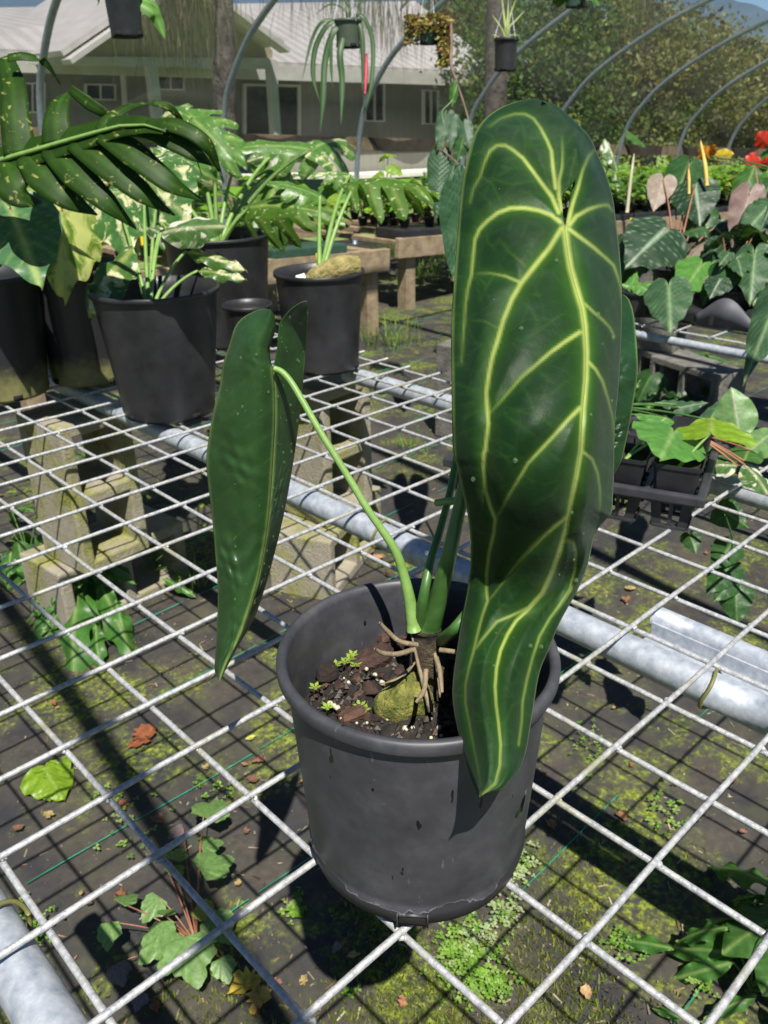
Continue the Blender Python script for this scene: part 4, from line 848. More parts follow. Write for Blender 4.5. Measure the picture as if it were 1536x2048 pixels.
fingers = [ # root, mid, tip, half widths px
 ([(10, 318), (20, 350), (45, 385), (84, 405)], (48, 46, 34, 2)), ([(55, 305), (90, 350), (140, 395), (195, 430)], (30, 38, 27, 1.5)), ([(100, 290), (150, 345), (215, 405), (273, 458)], (27, 31, 21, 1.5)), ([(150, 278), (210, 325), (285, 385), (350, 431)], (26, 30, 22, 1.5)),
 ([(205, 262), (265, 305), (340, 365), (408, 402)], (24, 28, 21, 1.5)), ([(255, 252), (320, 268), (390, 305), (437, 335)], (20, 24, 18, 2)), ([(290, 250), (350, 250), (410, 285), (440, 343)], (12, 17, 15, 3)),
 ([(40, 308), (30, 240), (25, 170), (10, 112)], (34, 30, 26, 16)), ([(15, 115), (50, 112), (90, 125), (121, 170)], (10, 11, 9, 2)), ([(115, 285), (112, 235), (125, 195), (150, 180)], (34, 26, 17, 8)), ([(140, 178), (175, 205), (225, 240), (260, 298)], (9, 13, 9, 2)),
 ([(200, 262), (215, 240), (260, 212), (310, 205)], (14, 15, 10, 6)), ([(305, 205), (340, 215), (372, 260), (404, 352)], (6, 8, 7, 2)), ([(-70, 338), (-60, 400), (-20, 420), (20, 440)], (40, 36, 20, 3))]
for k, (pts, wd) in enumerate(fingers):
    d0 = np.interp(pts[0][0], [q[0] for q in midr], md); dr = np.array([0, -.02, -.02, .02])+(.0 if k < 7 else .02)*np.arange(4)
    tilt = 15*math.sin(k*2.1); G, c = ribbon3([at(u, v, d0+dr[i]) for i, (u, v) in enumerate(pts)], [w*d0/FPX for w in wd], gc, Matrix.Rotation(math.radians(tilt), 3, CF) @ FACE if k not in (8, 10, 12) else (CR*-.5+FACE*.5), fold=.1)
    f = MB(); f.grid(G, c, flip=True); obj('leaf_finger', f, ML_spkm, mroot, solid=.0006)
G, c = ribbon3([at(u, v, d) for (u, v), d in zip(midr, md)], [w*1.4/FPX for w in (30, 34, 34, 32, 30, 26, 20, 8)], gc, FACE, 40, 9, .08); mm.grid(G, c, flip=True); obj('leaf_web', mm, ML_spkm, mroot, solid=.0006)
b = MB(); b.tube([at(u, v, d-.006) for (u, v), d in zip(midr, md)], [.0045, .004, .003, .0012], 8); obj('midrib', b, M_stem, mroot)
b = MB(); b.tube(bez(P3+Vector((0, 0, .2)), at(-160, 420, 1.6), at(-70, 338, 1.5), 12), .006, 8); obj('petiole', b, M_stem, mroot)
# speckled monstera in the wide pot
b4 = P4+Vector((0, 0, .24)); F2 = Vector((0, 0, 1))*.5-CF*.7
plantpx('monstera', 'speckled monstera with several split leaves growing from the wide pot', 'plant', b4, [
 ('mon1', 384, 236, 2.2, 455, 300, 2.12, .95, 0, FACE), ('mon2', 384, 240, 2.25, 322, 200, 2.3, 1.15, 10, FACE), ('mon2', 430, 360, 2.2, 340, 300, 2.1, .9, 0, FACE), ('mon3', 500, 415, 2.2, 610, 385, 2.05, .75, 15, F2), ('half', 470, 330, 2.3, 430, 300, 2.3, 1.2, 0, FACE), ('half', 545, 310, 2.4, 500, 318, 2.35, 1.0, 0, FACE),
 ('mon1', 622, 300, 2.4, 480, 268, 2.35, .75, 0, F2), ('mon2', 622, 300, 2.4, 695, 248, 2.5, 1.0, 0, F2), ('var', 300, 335, 2.2, 215, 385, 2.0, .8, 0, FACE), ('mon3', 560, 345, 2.5, 520, 440, 2.35, .8, 0, FACE)], M_stem, .0055)
b5 = P5+Vector((.0, 0, .2))
plantpx('monstera', 'monstera with a low spreading split leaf above the tagged pot', 'plant', b5, [('mon3', 716, 360, 2.05, 880, 320, 1.95, .62, -15, Vector((0, 0, 1))*.8-CF*.35), ('mon1', 640, 395, 2.15, 560, 350, 2.1, .9, 10, F2), ('mon2', 700, 350, 2.25, 640, 330, 2.2, .8, 10, F2)], M_stem, .005)
M_stump = mat('mossy stump', (.1, .1, .015), (.42, .34, .14), .9, 0, 45, .3, .7, 1.2, 90)
b = MB(); c0 = P5+Vector((.02, 0, .2)); b.tube(bez(c0-Vector((.05, -.02, .005)), c0+Vector((.0, .0, .04)), c0+Vector((.075, -.035, .035)), 14), [.016, .024, .026, .03, .024], 14); obj('mossy_stump', b, M_stump, label='mossy golden stem stump lying on the tagged pot rim', cat='stump')
# philodendron in round pot
b1 = P1+Vector((-.02, .0, .2))
plantpx('philodendron', 'cream marbled philodendron with one half white leaf in the round pot', 'plant', b1, [('half', 322, 466, 1.78, 430, 436, 1.7, .9, 20, F2), ('half', 318, 466, 1.78, 284, 446, 1.82, 1.0, -20, F2), ('narrow', 266, 498, 1.75, 168, 580, 1.62, 1.5, 0, F2), ('narrow', 372, 503, 1.8, 478, 512, 1.74, .9, 0, F2), ('narrow', 395, 542, 1.78, 480, 538, 1.74, 1.0, 0, F2),
 ('var', 290, 352, 1.95, 365, 420, 1.85, 1.15, 0, FACE), ('var', 226, 388, 1.95, 246, 480, 1.82, .9, 10, FACE), ('var', 330, 340, 2.05, 268, 322, 2.1, 1.1, 0, FACE)], M_stem, .0035)
b = MB(); b.tube(bez(b1+Vector((.03, 0, -.02)), b1+Vector((.06, -.01, .03)), b1+Vector((.1, -.03, -.06)), 10), .011, 9); obj('aerial_stem', b, M_fib, label='thick brown creeping stem over the soil of the round pot', cat='stem')
b2_ = P2+Vector((0, 0, .25))
plantpx('philodendron', 'lime marbled philodendron with folded hanging leaf in the ribbed pot', 'plant', b2_, [('limev', 124, 420, 1.85, 126, 568, 1.72, 1.0, 0, FACE), ('limev', 150, 430, 1.9, 168, 545, 1.85, .8, 15, FACE), ('var', 195, 395, 2.0, 232, 462, 1.9, .9, 0, FACE), ('mon2', 230, 350, 2.1, 300, 300, 2.1, 1, 0, F2)], M_redpet, .0035)
plantpx('alocasia', 'green alocasia leaf with pale midrib hanging over the leaning pot', 'plant', P3+Vector((0, 0, .23)), [('alo', 22, 418, 1.62, 76, 556, 1.52, 1.15, 0, FACE), ('alo', -60, 440, 1.7, -30, 560, 1.6, 1, 0, FACE)], M_redpet, .004)
# ------------------------------------------------------------------ seedling tray on the mesh
M_tray = mat('black tray plastic', (.02, .02, .023), (.05, .05, .056), .38, 0, 20)
TO_ = W(9.62, -1.40, .05); e1 = Vector((-.36, .933, 0)); e2 = Vector((.933, .36, 0)); pc = .079; TZ = .058
tray = empty('pot_tray', TO_, label='black plastic carrying tray with square cells on the mesh beside the big leaf', cat='tray')
def tp(a, b_, z): return TO_+e1*a+e2*b_+Vector((0, 0, z))
n1, n2 = 5, 4; w1, w2 = n1*pc, n2*pc
for k, (A, B) in enumerate(((tp(0, 0, TZ), tp(w1, 0, TZ)), (tp(0, w2, TZ), tp(w1, w2, TZ)), (tp(0, 0, TZ), tp(0, w2, TZ)), (tp(w1, 0, TZ), tp(w1, w2, TZ)))):
    b = MB(); d = (B-A).normalized(); b.beam(A-d*.007, B+d*.007, .013, .016 if k < 2 else .0155); obj('tray_rim', b, M_tray, tray, smooth=False, bevel=.003)
for i in range(1, n1): b = MB(); b.beam(tp(i*pc, .007, TZ+.001), tp(i*pc, w2-.007, TZ+.001), .009, .006); obj('tray_bar', b, M_tray, tray, smooth=False, bevel=.001)
for j in range(1, n2): b = MB(); b.beam(tp(.007, j*pc, TZ+.0005), tp(w1-.007, j*pc, TZ+.0005), .009, .006); obj('tray_bar', b, M_tray, tray, smooth=False, bevel=.001)
cell = MB(); h_ = pc/2-.008; bt = h_*.78; zz = TZ
for q in range(4):   # ribbed cell basket: four corner struts and a floor ring
    cx, cy = [(-1, -1), (1, -1), (1, 1), (-1, 1)][q]; nx, ny = [(-1, -1), (1, -1), (1, 1), (-1, 1)][(q+1) % 4]
    for f in (.12, .5, .88):
        a = Vector(((cx*(1-f)+nx*f)*h_, (cy*(1-f)+ny*f)*h_, zz)); c_ = Vector(((cx*(1-f)+nx*f)*bt, (cy*(1-f)+ny*f)*bt, .002)); cell.beam(a, c_, .014 if f != .5 else .006, .002, Vector((cx+nx, cy+ny, 0)))
    cell.beam((cx*bt, cy*bt, .003), (nx*bt, ny*bt, .003), .008, .004)
cme = cell.mesh('cell', False); cme.materials.append(M_tray); rz = math.atan2(e1.y, e1.x)
for i in range(n1):
    for j in range(n2):
        o = bpy.data.objects.new('tray_cell', cme); COL.objects.link(o); o.parent = tray; o.location = tp((i+.5)*pc, (j+.5)*pc, 0)-TO_; o.rotation_euler = (0, 0, rz)
def sqpot(i, j, label, lift=.04):
    c0 = tp((i+.5)*pc, (j+.5)*pc, lift); root = empty('square_pot', c0, label=label, cat='pot'); b = MB(); H = .066; t_, bb = .0355, .026; rows = []
    def ring(h, z, rr): 
        out = []
        for q in range(4):
            for f in (-.85, -.3, .3, .85): 
                x, y = ((h, f*h), (-f*h, h), (-h, -f*h), (f*h, -h))[q]; out.append(c0+e1*x+e2*y+Vector((0, 0, z)))
        return out
    b.grid([ring(bb*.5, .002, 1), ring(bb, 0, 1), ring(t_-.002, H-.006, 1), ring(t_, H-.006, 1), ring(t_, H, 1), ring(t_-.0015, H, 1), ring(t_-.004, H*.75, 1)], closed=True, flip=True); obj('pot_body', b, M_pot2, root, smooth=False)
    b = MB(); G = [[c0+(p_-c0-Vector((0, 0, H*.78)))*s_+Vector((0, 0, H*.78+random.uniform(-.002, .002))) for p_ in ring(t_-.005, H*.78, 1)] for s_ in np.linspace(.02, 1, 6)]; obj('soil', b.grid(G, closed=True), M_soil, root); return c0+Vector((0, 0, H*.78))
q1 = sqpot(1, 0, 'square black pot with two-leaved bright green seedling in the tray'); q2 = sqpot(0, 0, 'square black pot at the tray corner with a lime heart leaf'); q3 = sqpot(0, 2, 'square black pot with a white-splashed philodendron in the tray', .04); q4 = sqpot(2, 3, 'square black pot at the back of the tray with grey-green leaves')
plantpx('seedling', 'young plant with two flat bright green leaves on thin stalks in the tray', 'plant', q1, [('bright', 1332, 836, 1.32, 1258, 818, 1.34, .62, 0, Vector((0, 0, 1))-CF*.15), ('bright', 1348, 862, 1.27, 1328, 905, 1.2, 1.5, 0, F2)], M_stem, .0018, lift=.2)
plantpx('seedling', 'young plant with a single cupped lime heart leaf in the tray corner pot', 'plant', q2, [('lime', 1422, 866, 1.25, 1423, 826, 1.3, 1.75, 0, FACE)], M_stem, .0022, lift=.1)
plantpx('philodendron', 'small philodendron with upright pale leaf and white splashes in the tray', 'plant', q3, [('oval', 1479, 878, 1.42, 1463, 772, 1.42, .95, 0, FACE), ('ovalg', 1488, 922, 1.38, 1508, 870, 1.42, 1.1, 0, FACE), ('half', 1490, 930, 1.37, 1540, 968, 1.3, 1.1, 0, F2), ('ovalg', 1474, 930, 1.38, 1405, 870, 1.4, .6, 0, F2), ('half', 1475, 932, 1.37, 1420, 922, 1.33, .9, 0, F2), ('ovalg', 1470, 878, 1.45, 1420, 860, 1.45, .8, 0, F2), ('oval', 1500, 900, 1.4, 1560, 850, 1.45, .7, 0, F2)], M_redpet, .002, lift=.1)
plantpx('seedling', 'seedling with dull grey-green drooping leaves at the back of the tray', 'plant', q4, [('long', 1370, 812, 1.62, 1312, 800, 1.62, .9, 0, F2), ('long', 1360, 815, 1.6, 1420, 800, 1.6, .8, 0, F2), ('long', 1345, 840, 1.6, 1395, 830, 1.52, 1, 0, F2), ('long', 1420, 840, 1.55, 1450, 790, 1.6, .7, 0, F2)], M_petd, .0018, lift=.1)
# trailing stem hanging below the tray
r = empty('trailing_vine', tp(0, .2, 0), label='trailing vine with dark heart leaves hanging below the tray through the mesh', cat='vine')
vp = [at(u, v, d) for u, v, d in ((1450, 1030, 1.36), (1465, 1080, 1.4), (1458, 1120, 1.43), (1462, 1160, 1.45), (1470, 1215, 1.48))]; b = MB(); b.tube(sm(vp, 24), .0016, 6); obj('stem', b, M_petd, r)
for k, (ua, va, ut, vt, w) in enumerate(((1445, 1020, 1500, 1055, 1.0), (1462, 1090, 1425, 1135, .9), (1460, 1130, 1415, 1185, .8), (1470, 1175, 1475, 1250, .95), (1380, 1070, 1392, 1105, 1), (1464, 1160, 1430, 1200, .8))): put(LF['heartg'], at(ua, va, 1.44), at(ut, vt, 1.42), r, 0, w, FACE)

# ------------------------------------------------------------------ crowded bench across the aisle
def bz(u, v): return atz(u, v, zm)
def rpot(u, v, rb, rt, h, label, m=M_pot2): 
    p_ = atz(u, v, zm); nurspot(p_, rb, rt, h, label, m, hole=False, seg=28); return p_+Vector((0, 0, h*.85))
ra = rpot(1343, 598, .06, .075, .10, 'round black pot with pink-stalked anthurium on the crowded bench'); rb_ = rpot(1272, 628, .05, .062, .075, 'squat black pot at the bench end half behind the biggest leaf'); rc = rpot(1425, 612, .055, .065, .09, 'black pot holding a drooping grey-green anthurium'); rd = rpot(1512, 600, .06, .07, .10, 'black pot behind the raised tray edge on the crowded bench')
M_trg = mat('grey blue tray', (.05, .05, .062), (.085, .085, .1), .6, 0, 10)
tr_ = empty('plastic_tray', bz(1450, 655), label='grey plastic tray with scalloped raised edge on the crowded bench', cat='tray')
b = MB(); A = [bz(1388, 652), bz(1640, 690)]; nn = 40; G = []
for z0 in (0, 1):
    G.append([A[0]+(A[1]-A[0])*q+Vector((0, 0, .004+z0*(.03+.055*max(0, math.sin(q*6.2+.1))**1.6))) for q in np.linspace(0, 1, nn)])
sd = Vector((.22, .05, 0)); G.append([p_+Vector((.012, .002, -.004)) for p_ in G[1]]); G.append([G[0][i]+Vector((.02, .003, .004)) for i in range(nn)]); G.append([g_+sd for g_ in G[0]]); G.append([g_+sd+Vector((0, 0, .035)) for g_ in G[0]])
obj('tray_body', b.grid(G), M_trg, tr_, solid=.002)
K = 2.45
AN = 'plant'
plantpx('anthurium', 'dark anthurium with bold silver veined heart leaves and yellow spadices', AN, ra, [('heart', 1330, 460, 2.6, 1262, 518, 2.5, 1.0, 0, FACE), ('heart', 1390, 372, 2.75, 1400, 440, 2.68, 1.0, 0, FACE), ('grey', 1326, 360, 2.8, 1308, 418, 2.75, .85, 0, FACE), ('heartg', 1378, 328, 2.9, 1345, 400, 2.85, .8, 0, FACE), ('heartg', 1400, 430, 2.8, 1440, 510, 2.75, .7, 0, FACE), ('heartg', 1350, 400, 2.85, 1310, 382, 2.85, .7, 0, F2), ('heart', 1430, 455, 2.75, 1460, 480, 2.7, 1.1, 0, FACE)], M_redpet, .003)
plantpx('anthurium', 'anthurium with narrow dull green leaves pointing down over the tray', AN, rc, [('long', 1465, 528, 2.5, 1390, 560, 2.42, .8, 0, F2), ('bright', 1404, 528, 2.48, 1368, 578, 2.4, 1.0, 0, FACE), ('long', 1400, 530, 2.5, 1478, 450, 2.55, .32, 0, FACE), ('long', 1430, 500, 2.55, 1420, 560, 2.5, .9, 0, FACE), ('heartg', 1440, 560, 2.5, 1480, 590, 2.45, .9, 0, F2)], M_redpet, .0026)
plantpx('anthurium', 'anthurium with long hanging velvet leaves and one wrinkled brown leaf', AN, rd, [('long', 1509, 505, 2.42, 1501, 598, 2.34, 1.0, 0, FACE), ('brown', 1498, 388, 2.6, 1466, 494, 2.55, .9, 0, FACE), ('long', 1532, 418, 2.55, 1486, 468, 2.5, 1.2, 0, FACE), ('long', 1526, 540, 2.42, 1508, 605, 2.38, 1.1, 0, FACE), ('ovalg', 1510, 330, 2.7, 1482, 398, 2.65, .8, 0, FACE), ('long', 1500, 460, 2.6, 1460, 520, 2.55, .9, 0, F2), ('heartg', 1540, 370, 2.7, 1510, 420, 2.7, .9, 0, FACE)], M_redpet, .003)
plantpx('anthurium', 'small anthurium with short pale green leaves in the squat pot', AN, rb_, [('bright', 1262, 570, 2.5, 1276, 540, 2.52, .7, 0, FACE), ('bright', 1270, 575, 2.5, 1240, 565, 2.5, .7, 0, F2), ('bright', 1280, 572, 2.48, 1320, 590, 2.45, .8, 0, F2), ('bright', 1290, 570, 2.5, 1330, 560, 2.5, .6, 0, F2), ('heart', 1250, 470, 2.7, 1270, 498, 2.65, 1.0, 0, FACE), ('heartg', 1262, 500, 2.7, 1240, 560, 2.6, .9, 0, FACE)], M_redpet, .002)
re = atz(1335, 640, zm)+Vector((.05, .05, .06))
plantpx('anthurium', 'single grey-green heart leaf hanging over the bench rail', AN, re, [('long', 1337, 570, 2.42, 1341, 652, 2.3, 1.15, 0, FACE)], M_redpet, .0026)
plantpx('anthurium', 'long grey-green leaf with tan tip dangling over the aisle', AN, atz(1600, 640, zm), [('long', 1565, 570, 1.85, 1496, 738, 1.7, .45, 0, FACE)], M_redpet, .003)
def stick(pts, r, m, label, cat='spadix'):
    b = MB(); b.tube(sm([at(*p_) for p_ in pts], 14), r, 8); return obj('flower_spike', b, m, label=label, cat=cat)
M_spad = mat('yellow spadix', (.5, .34, .06), (.62, .46, .12), .6); M_spadg = mat('grey spadix', (.3, .27, .18), (.45, .4, .3), .7)
stick([(1414, 372, 2.72), (1410, 330, 2.72), (1401, 282, 2.74)], [.006, .007, .003], M_spad, 'thick orange yellow flower spike above the silver veined leaves')
stick([(1378, 388, 2.66), (1378, 360, 2.66), (1377, 336, 2.66)], [.004, .005, .002], M_spad, 'short yellow flower spike in front of a veined leaf')
stick([(1254, 426, 2.8), (1260, 370, 2.8), (1268, 308, 2.82)], [.006, .006, .003], M_spadg, 'pale grey flower spike beside the biggest leaf')
rg2 = random.Random(21)
def bush(base, n, kinds, size, spread, label, name='anthurium', cat='plant', group=None, pet=M_petd, hmin=.1, hmax=.3, pr=.0022):
    root = empty(name, base, label=label, cat=cat, group=group)
    for k in range(n):
        a = rg2.uniform(0, 6.28); o_ = Vector((math.cos(a), math.sin(a), 0)); A = Vector(base)+o_*rg2.uniform(.2, 1)*spread+Vector((0, 0, rg2.uniform(hmin, hmax))); L = size*rg2.uniform(.7, 1.2); T = A+o_*L*.7+Vector((0, 0, -L*rg2.uniform(.1, .8)))
        put(LF[rg2.choice(kinds)], A, T, root, rg2.uniform(-25, 25), rg2.uniform(.85, 1.1), Vector((0, 0, 1))*.7+o_*.7-CF*.25)
        petio(base, A, pr, pet, root, .3)
    return root
for k, (x, y, lab) in enumerate(((26.5, 5.0, 'leafy dark anthurium clump behind the silver veined one'), (28.5, 2.6, 'anthurium clump of mixed dark leaves midway along the crowded bench'), (29.5, 6, 'anthurium clump at the far corner of the crowded bench'), (31.5, 3.8, 'anthurium clump on the far edge of the crowded bench'), (31.5, .6, 'anthurium clump beyond the wrinkled brown leaf'), (25.2, 1.0, 'low anthurium clump behind the grey scalloped tray'))):
    bush(W(x, y, .5), 15, ['heartg', 'long', 'heart', 'heart', 'grey'], .115, .13, lab, hmin=.06, hmax=.26)
    nurspot(W(x, y, .06), .055, .068, .09, ('black pot under '+lab), hole=False, seg=24)
# flowers at the right edge
fr = empty('flowering_anthurium', W(33, 2.2, .5), label='anthurium with red and orange waxy blooms at the end of the crowded bench', cat='plant')
for u, v, ut, vt, k in ((1522, 325, 1500, 318, 'red'), (1520, 330, 1536, 322, 'red'), (1536, 290, 1520, 270, 'red'), (1540, 300, 1560, 275, 'red'), (1418, 318, 1402, 296, 'orange'), (1428, 312, 1466, 306, 'yellow'), (1415, 312, 1428, 292, 'orange')):
    A = at(u, v, 3.3); put(LF[k], A, at(ut, vt, 3.25), fr, 0, 1.1, FACE); petio(fr.location, A, .002, M_petd, fr)
for u, v, ut, vt in ((1530, 330, 1560, 390), (1500, 360, 1520, 410), (1545, 300, 1580, 330)): put(LF['bright'], at(u, v, 3.3), at(ut, vt, 3.2), fr, 0, 1, FACE)

for k, (x, y, kinds, lab) in enumerate(((23.4, 4.9, ['heart', 'heartg', 'long'], 'low dark anthurium at the bench edge by the biggest leaf'), (24.6, 3.2, ['long', 'heartg'], 'low anthurium between the round pot and the scalloped tray'), (23.6, .6, ['heartg', 'long', 'heart'], 'anthurium in front of the wrinkled brown leaf'), (25.6, 6.2, ['heartg', 'grey', 'heart'], 'anthurium with some grey leaves at the bench corner'), (27.0, .2, ['long', 'heart'], 'anthurium behind the dangling tan-tipped leaf'))):
    nurspot(W(x, y, .06), .06, .072, .085, 'black pot holding the '+lab, hole=False, seg=24); bush(W(x, y, .75), 14, kinds+['heart'], .1, .11, lab, hmin=.04, hmax=.18, pet=M_redpet)
for x, y, lab in ((22.6, 5.4, 'flat black tray at the bench corner by the biggest leaf'), (22.9, 2.9, 'flat black tray behind the bench rail')):
    b = MB(); b.beam(W(x-1, y, .28), W(x+1.2, y, .28), .22, .04); obj('nursery_tray', b, M_pot2, smooth=False, bevel=.008, label=lab, cat='tray')
# ------------------------------------------------------------------ wooden benches along the tunnel side
def wz(x): return .49-.05*(x-3.3)
def wbench(x0, x1, y0, y1, label, legs):
    root = empty('wooden_bench', ((x0+x1)/2, (y0+y1)/2, 0), label=label, cat='bench'); za, zb_ = wz(x0), wz(x1)
    for y in (y0, y1): b = MB(); b.beam((x0, y, za-.06), (x1, y, zb_-.06), .04, .125); obj('side_beam', b, M_wood, root, smooth=False, bevel=.004)
    n = max(2, int((x1-x0)/.35))
    for q in np.linspace(0, 1, n): x = x0+.05+(x1-x0-.1)*q; b = MB(); b.beam((x, y0+.025, wz(x)-.03), (x, y1-.025, wz(x)-.03), .07, .03); obj('slat', b, M_wood, root, smooth=False, bevel=.003)
    for x in legs:
        for y in (y0+.065, y1-.065): b = MB(); b.beam((x, y, -.25), (x, y, wz(x)-.062), .085, .085, (0, 1, 0)); obj('leg', b, M_wood, root, smooth=False, bevel=.004)
wbench(-3.2, 3.32, 2.94, 4.05, 'weathered wooden bench behind the monstera pots, its end post standing in the aisle', (-2.8, -.8, 1.2, 3.22))
wbench(3.75, 14.5, 3.3, 4.6, 'long wooden bench of young plants running beside the tunnel boards', (3.9, 5.3, 7.2, 9.2, 11.2, 13.2))
def tray2(x, y, m, w=.5, d=.26, label='', group=None):
    z = wz(x)+.004; b = MB(); b.beam((x-w/2, y, z+.03), (x+w/2, y, z+.03-.05*w), d, .055); return obj('nursery_tray', b, m, smooth=False, bevel=.01, label=label, cat='tray', group=group)
tray2(2.75, 3.02, M_potg, .5, .2, 'green plastic planter tray on the bench end behind the monstera pots')
for x in np.arange(4.05, 13.8, .56): tray2(x, 3.42, M_pot2, .52, .26, 'black nursery tray on the long wooden bench', 'trays on the long bench')
# seedlings: five foliage meshes shared by many plants
fol = []
for k in range(6):
    r_ = np.random.default_rng(40+k); b = MB(); n = 26; pal = [[(.2, .4, .04), (.28, .48, .07), (.14, .3, .03)], [(.13, .29, .05), (.2, .38, .06), (.09, .2, .04)], [(.3, .44, .08), (.38, .5, .14), (.18, .35, .05)]][k % 3]
    for i in range(n):
        a = r_.uniform(0, 6.28); h = r_.uniform(.05, .17); o_ = np.array([math.cos(a), math.sin(a), 0]); A = o_*r_.uniform(.01, .05)+np.array([0, 0, h]); L = r_.uniform(.05, .095); T = A+o_*L*.85+np.array([0, 0, r_.uniform(-.04, .03)]); x = np.cross(o_, [0, 0, 1])*L*r_.uniform(.25, .42); c = np.array(pal[r_.integers(3)])*r_.uniform(.75, 1.2); m_ = A*.45+T*.55+np.array([0, 0, .012])
        b.add([A, m_-x, T, m_+x, m_-np.array([0, 0, .008])], [(0, 4, 1), (1, 4, 2), (2, 4, 3), (3, 4, 0)], c)
        b.tube([(0, 0, 0), tuple(A*.6+np.array([0, 0, .01])), tuple(A)], .0016, 4, (.15, .2, .06), cap=False)
    me = b.mesh('foliage'); me.materials.append(ML_glossy); fol.append(me)
pb = MB(); pb.lathe([(0, 0), (.026, 0), (.036, .055), (.038, .055), (.038, .062), (.034, .062), (.033, .05), (0, .05)], 12); pme = pb.mesh('little_pot'); pme.materials.append(M_pot2)
def seedling(x, y, z, s_, k, label, group):
    root = empty('young_plant', (x, y, z), label=label, cat='plant', group=group)
    for nm, me, dz in (('small_pot', pme, 0), ('foliage', fol[k], .05)):
        o = bpy.data.objects.new(nm, me); COL.objects.link(o); o.parent = root; o.location = (0, 0, dz); o.scale = (s_,)*3 if nm == 'foliage' else (1,)*3; o.rotation_euler = (0, 0, rg2.uniform(0, 6.28))
for x in np.arange(3.95, 14, .155):
    for j, y in enumerate((3.4, 3.62, 3.9, 4.25)):
        if j and rg2.random() < .1: continue
        seedling(x+rg2.uniform(-.04, .04), y+rg2.uniform(-.04, .04), wz(x)+.02+.03*(j == 0), rg2.uniform(.95, 1.4)*(1+.28*(x > 7)), rg2.randrange(6), 'small bright green plant on the long wooden bench', 'young plants on the long bench')
for x in np.arange(-.6, 3.25, .3):
    for y in (3.1, 3.55): seedling(x+rg2.uniform(-.05, .05), y, wz(x)+.01, rg2.uniform(1.1, 1.9), rg2.randrange(6), 'green plant on the bench behind the monstera pots', 'plants on the bench behind the monsteras')
# larger foliage plants standing out of the rows
for nm, lab, u, v, y, n, kinds, sz in (('syngonium', 'pale leafy plant rising above the bench behind the monstera pots', 680, 330, 3.7, 9, ['lime', 'bright'], .16), ('foliage_plant', 'lime topped plant standing against the tunnel board', 770, 300, 4.1, 8, ['lime'], .13), ('foliage_plant', 'white and green marbled plant beside the biggest leaf', 1165, 320, 3.8, 7, ['half', 'narrow', 'ovalg'], .34), ('foliage_plant', 'upright glossy plant at the back of the long bench', 1290, 320, 4.2, 9, ['ovalg', 'oval'], .3), ('foliage_plant', 'yellowish broad leaved plant farther along the long bench', 1440, 330, 4.0, 9, ['yellow', 'bright', 'lime'], .26), ('foliage_plant', 'tall marbled plant reaching up beside the hoops', 1195, 260, 3.6, 7, ['narrow', 'half', 'ovalg'], .3), ('foliage_plant', 'bushy plant filling the bench behind the split leaves', 560, 360, 3.6, 12, ['bright', 'ovalg', 'lime'], .2), ('foliage_plant', 'bushy pale plant under the large monstera leaf', 250, 380, 3.4, 12, ['var', 'bright', 'limev'], .24), ('foliage_plant', 'dark bushy plant on the left end of the wooden bench', 60, 400, 3.2, 12, ['var', 'ovalg', 'heartg'], .24)):
    p_ = aty(u, v+60, y); p_.z = wz(p_.x)+.02; bush(p_, n, kinds, sz, sz*.7, lab, nm, hmin=.12, hmax=max(.2, aty(u, v, y).z-p_.z), pet=M_stem, pr=.004)
# small hanging plant tags
M_ytag = mat('yellow tag', (.7, .5, .02), None, .5)
for u, v, y in ((286, 470, 2.2), (752, 420, 3.36), (636, 520, 2.86), (1262, 445, 3.0)):
    b = MB(); p_ = aty(u, v, y); b.beam(p_-Vector((0, 0, .035)), p_+Vector((0, 0, .035)), .001, .022, CR); obj('yellow_tag', b, M_ytag, smooth=False, label='yellow plastic tag among the potted plants', cat='plant tag', group='yellow plant tags')

# ------------------------------------------------------------------ hanging pots
YP = 1.7
def hanger(p_, h, rt, root):
    top = Vector((p_.x, YP, onhoop(YP)-.05-.051*(p_.x-5.6)*.6)); k = p_+Vector((0, 0, h+.16))
    for a in (0, 2.09, 4.19): b = MB(); b.tube([p_+Vector((rt*math.cos(a+.4), rt*math.sin(a+.4), h-.008)), k], .0012, 5); obj('hanger_wire', b, M_galvpipe, root)
    b = MB(); b.tube([k, top], .0014, 5); obj('hanger_wire', b, M_galvpipe, root)
def hpot(u, vtop, vbot, rpx, m, label):
    p_ = aty(u, vbot, YP); d = depth(p_); rt = rpx*d/FPX; h = (aty(u, vtop, YP)-p_).length; root = nurspot(p_, rt*.8, rt, h, label, m, seg=32, rimh=h*.12, name='hanging_pot'); hanger(p_, h, rt, root); return p_+Vector((0, 0, h*.85)), d, p_, h
c1, d1, _, _ = hpot(255, -25, 76, 38, M_pot2, 'black pot hanging over the gable with moss under its base')
c2, d2, _, _ = hpot(697, 38, 97, 28, M_poto, 'olive pot hanging with strap leaves and a red spike')
c3, d3, p3, h3 = hpot(857, 48, 90, 21, M_potg, 'green pot hung in a ragged ball of dry moss')
c4, d4, _, _ = hpot(1010, 75, 143, 25, M_pot2, 'small black pot hanging with tufted grassy plant')
c5, d5, _, _ = hpot(1152, -30, 16, 24, M_potg, 'green pot hanging at the tunnel ridge, cut by the frame')
def strapplant(label, base, d, leaves, red=None, m=ML_matt, col=(.035, .085, .022), w0=.006, name='strap_plant'):
    root = empty(name, base, label=label, cat='plant')
    for pts, w in leaves:
        G, c = ribbon3([Vector(base)]+[at(u, v, d+.02*(i-1)) for i, (u, v) in enumerate(pts)], [w*.4*d/FPX, w*.9*d/FPX, w*.95*d/FPX, w*.8*d/FPX, .3*d/FPX], col, FACE, 20, 5, .3); b = MB(); b.grid(G, c, flip=True); obj('leaf', b, m, root)
    return root
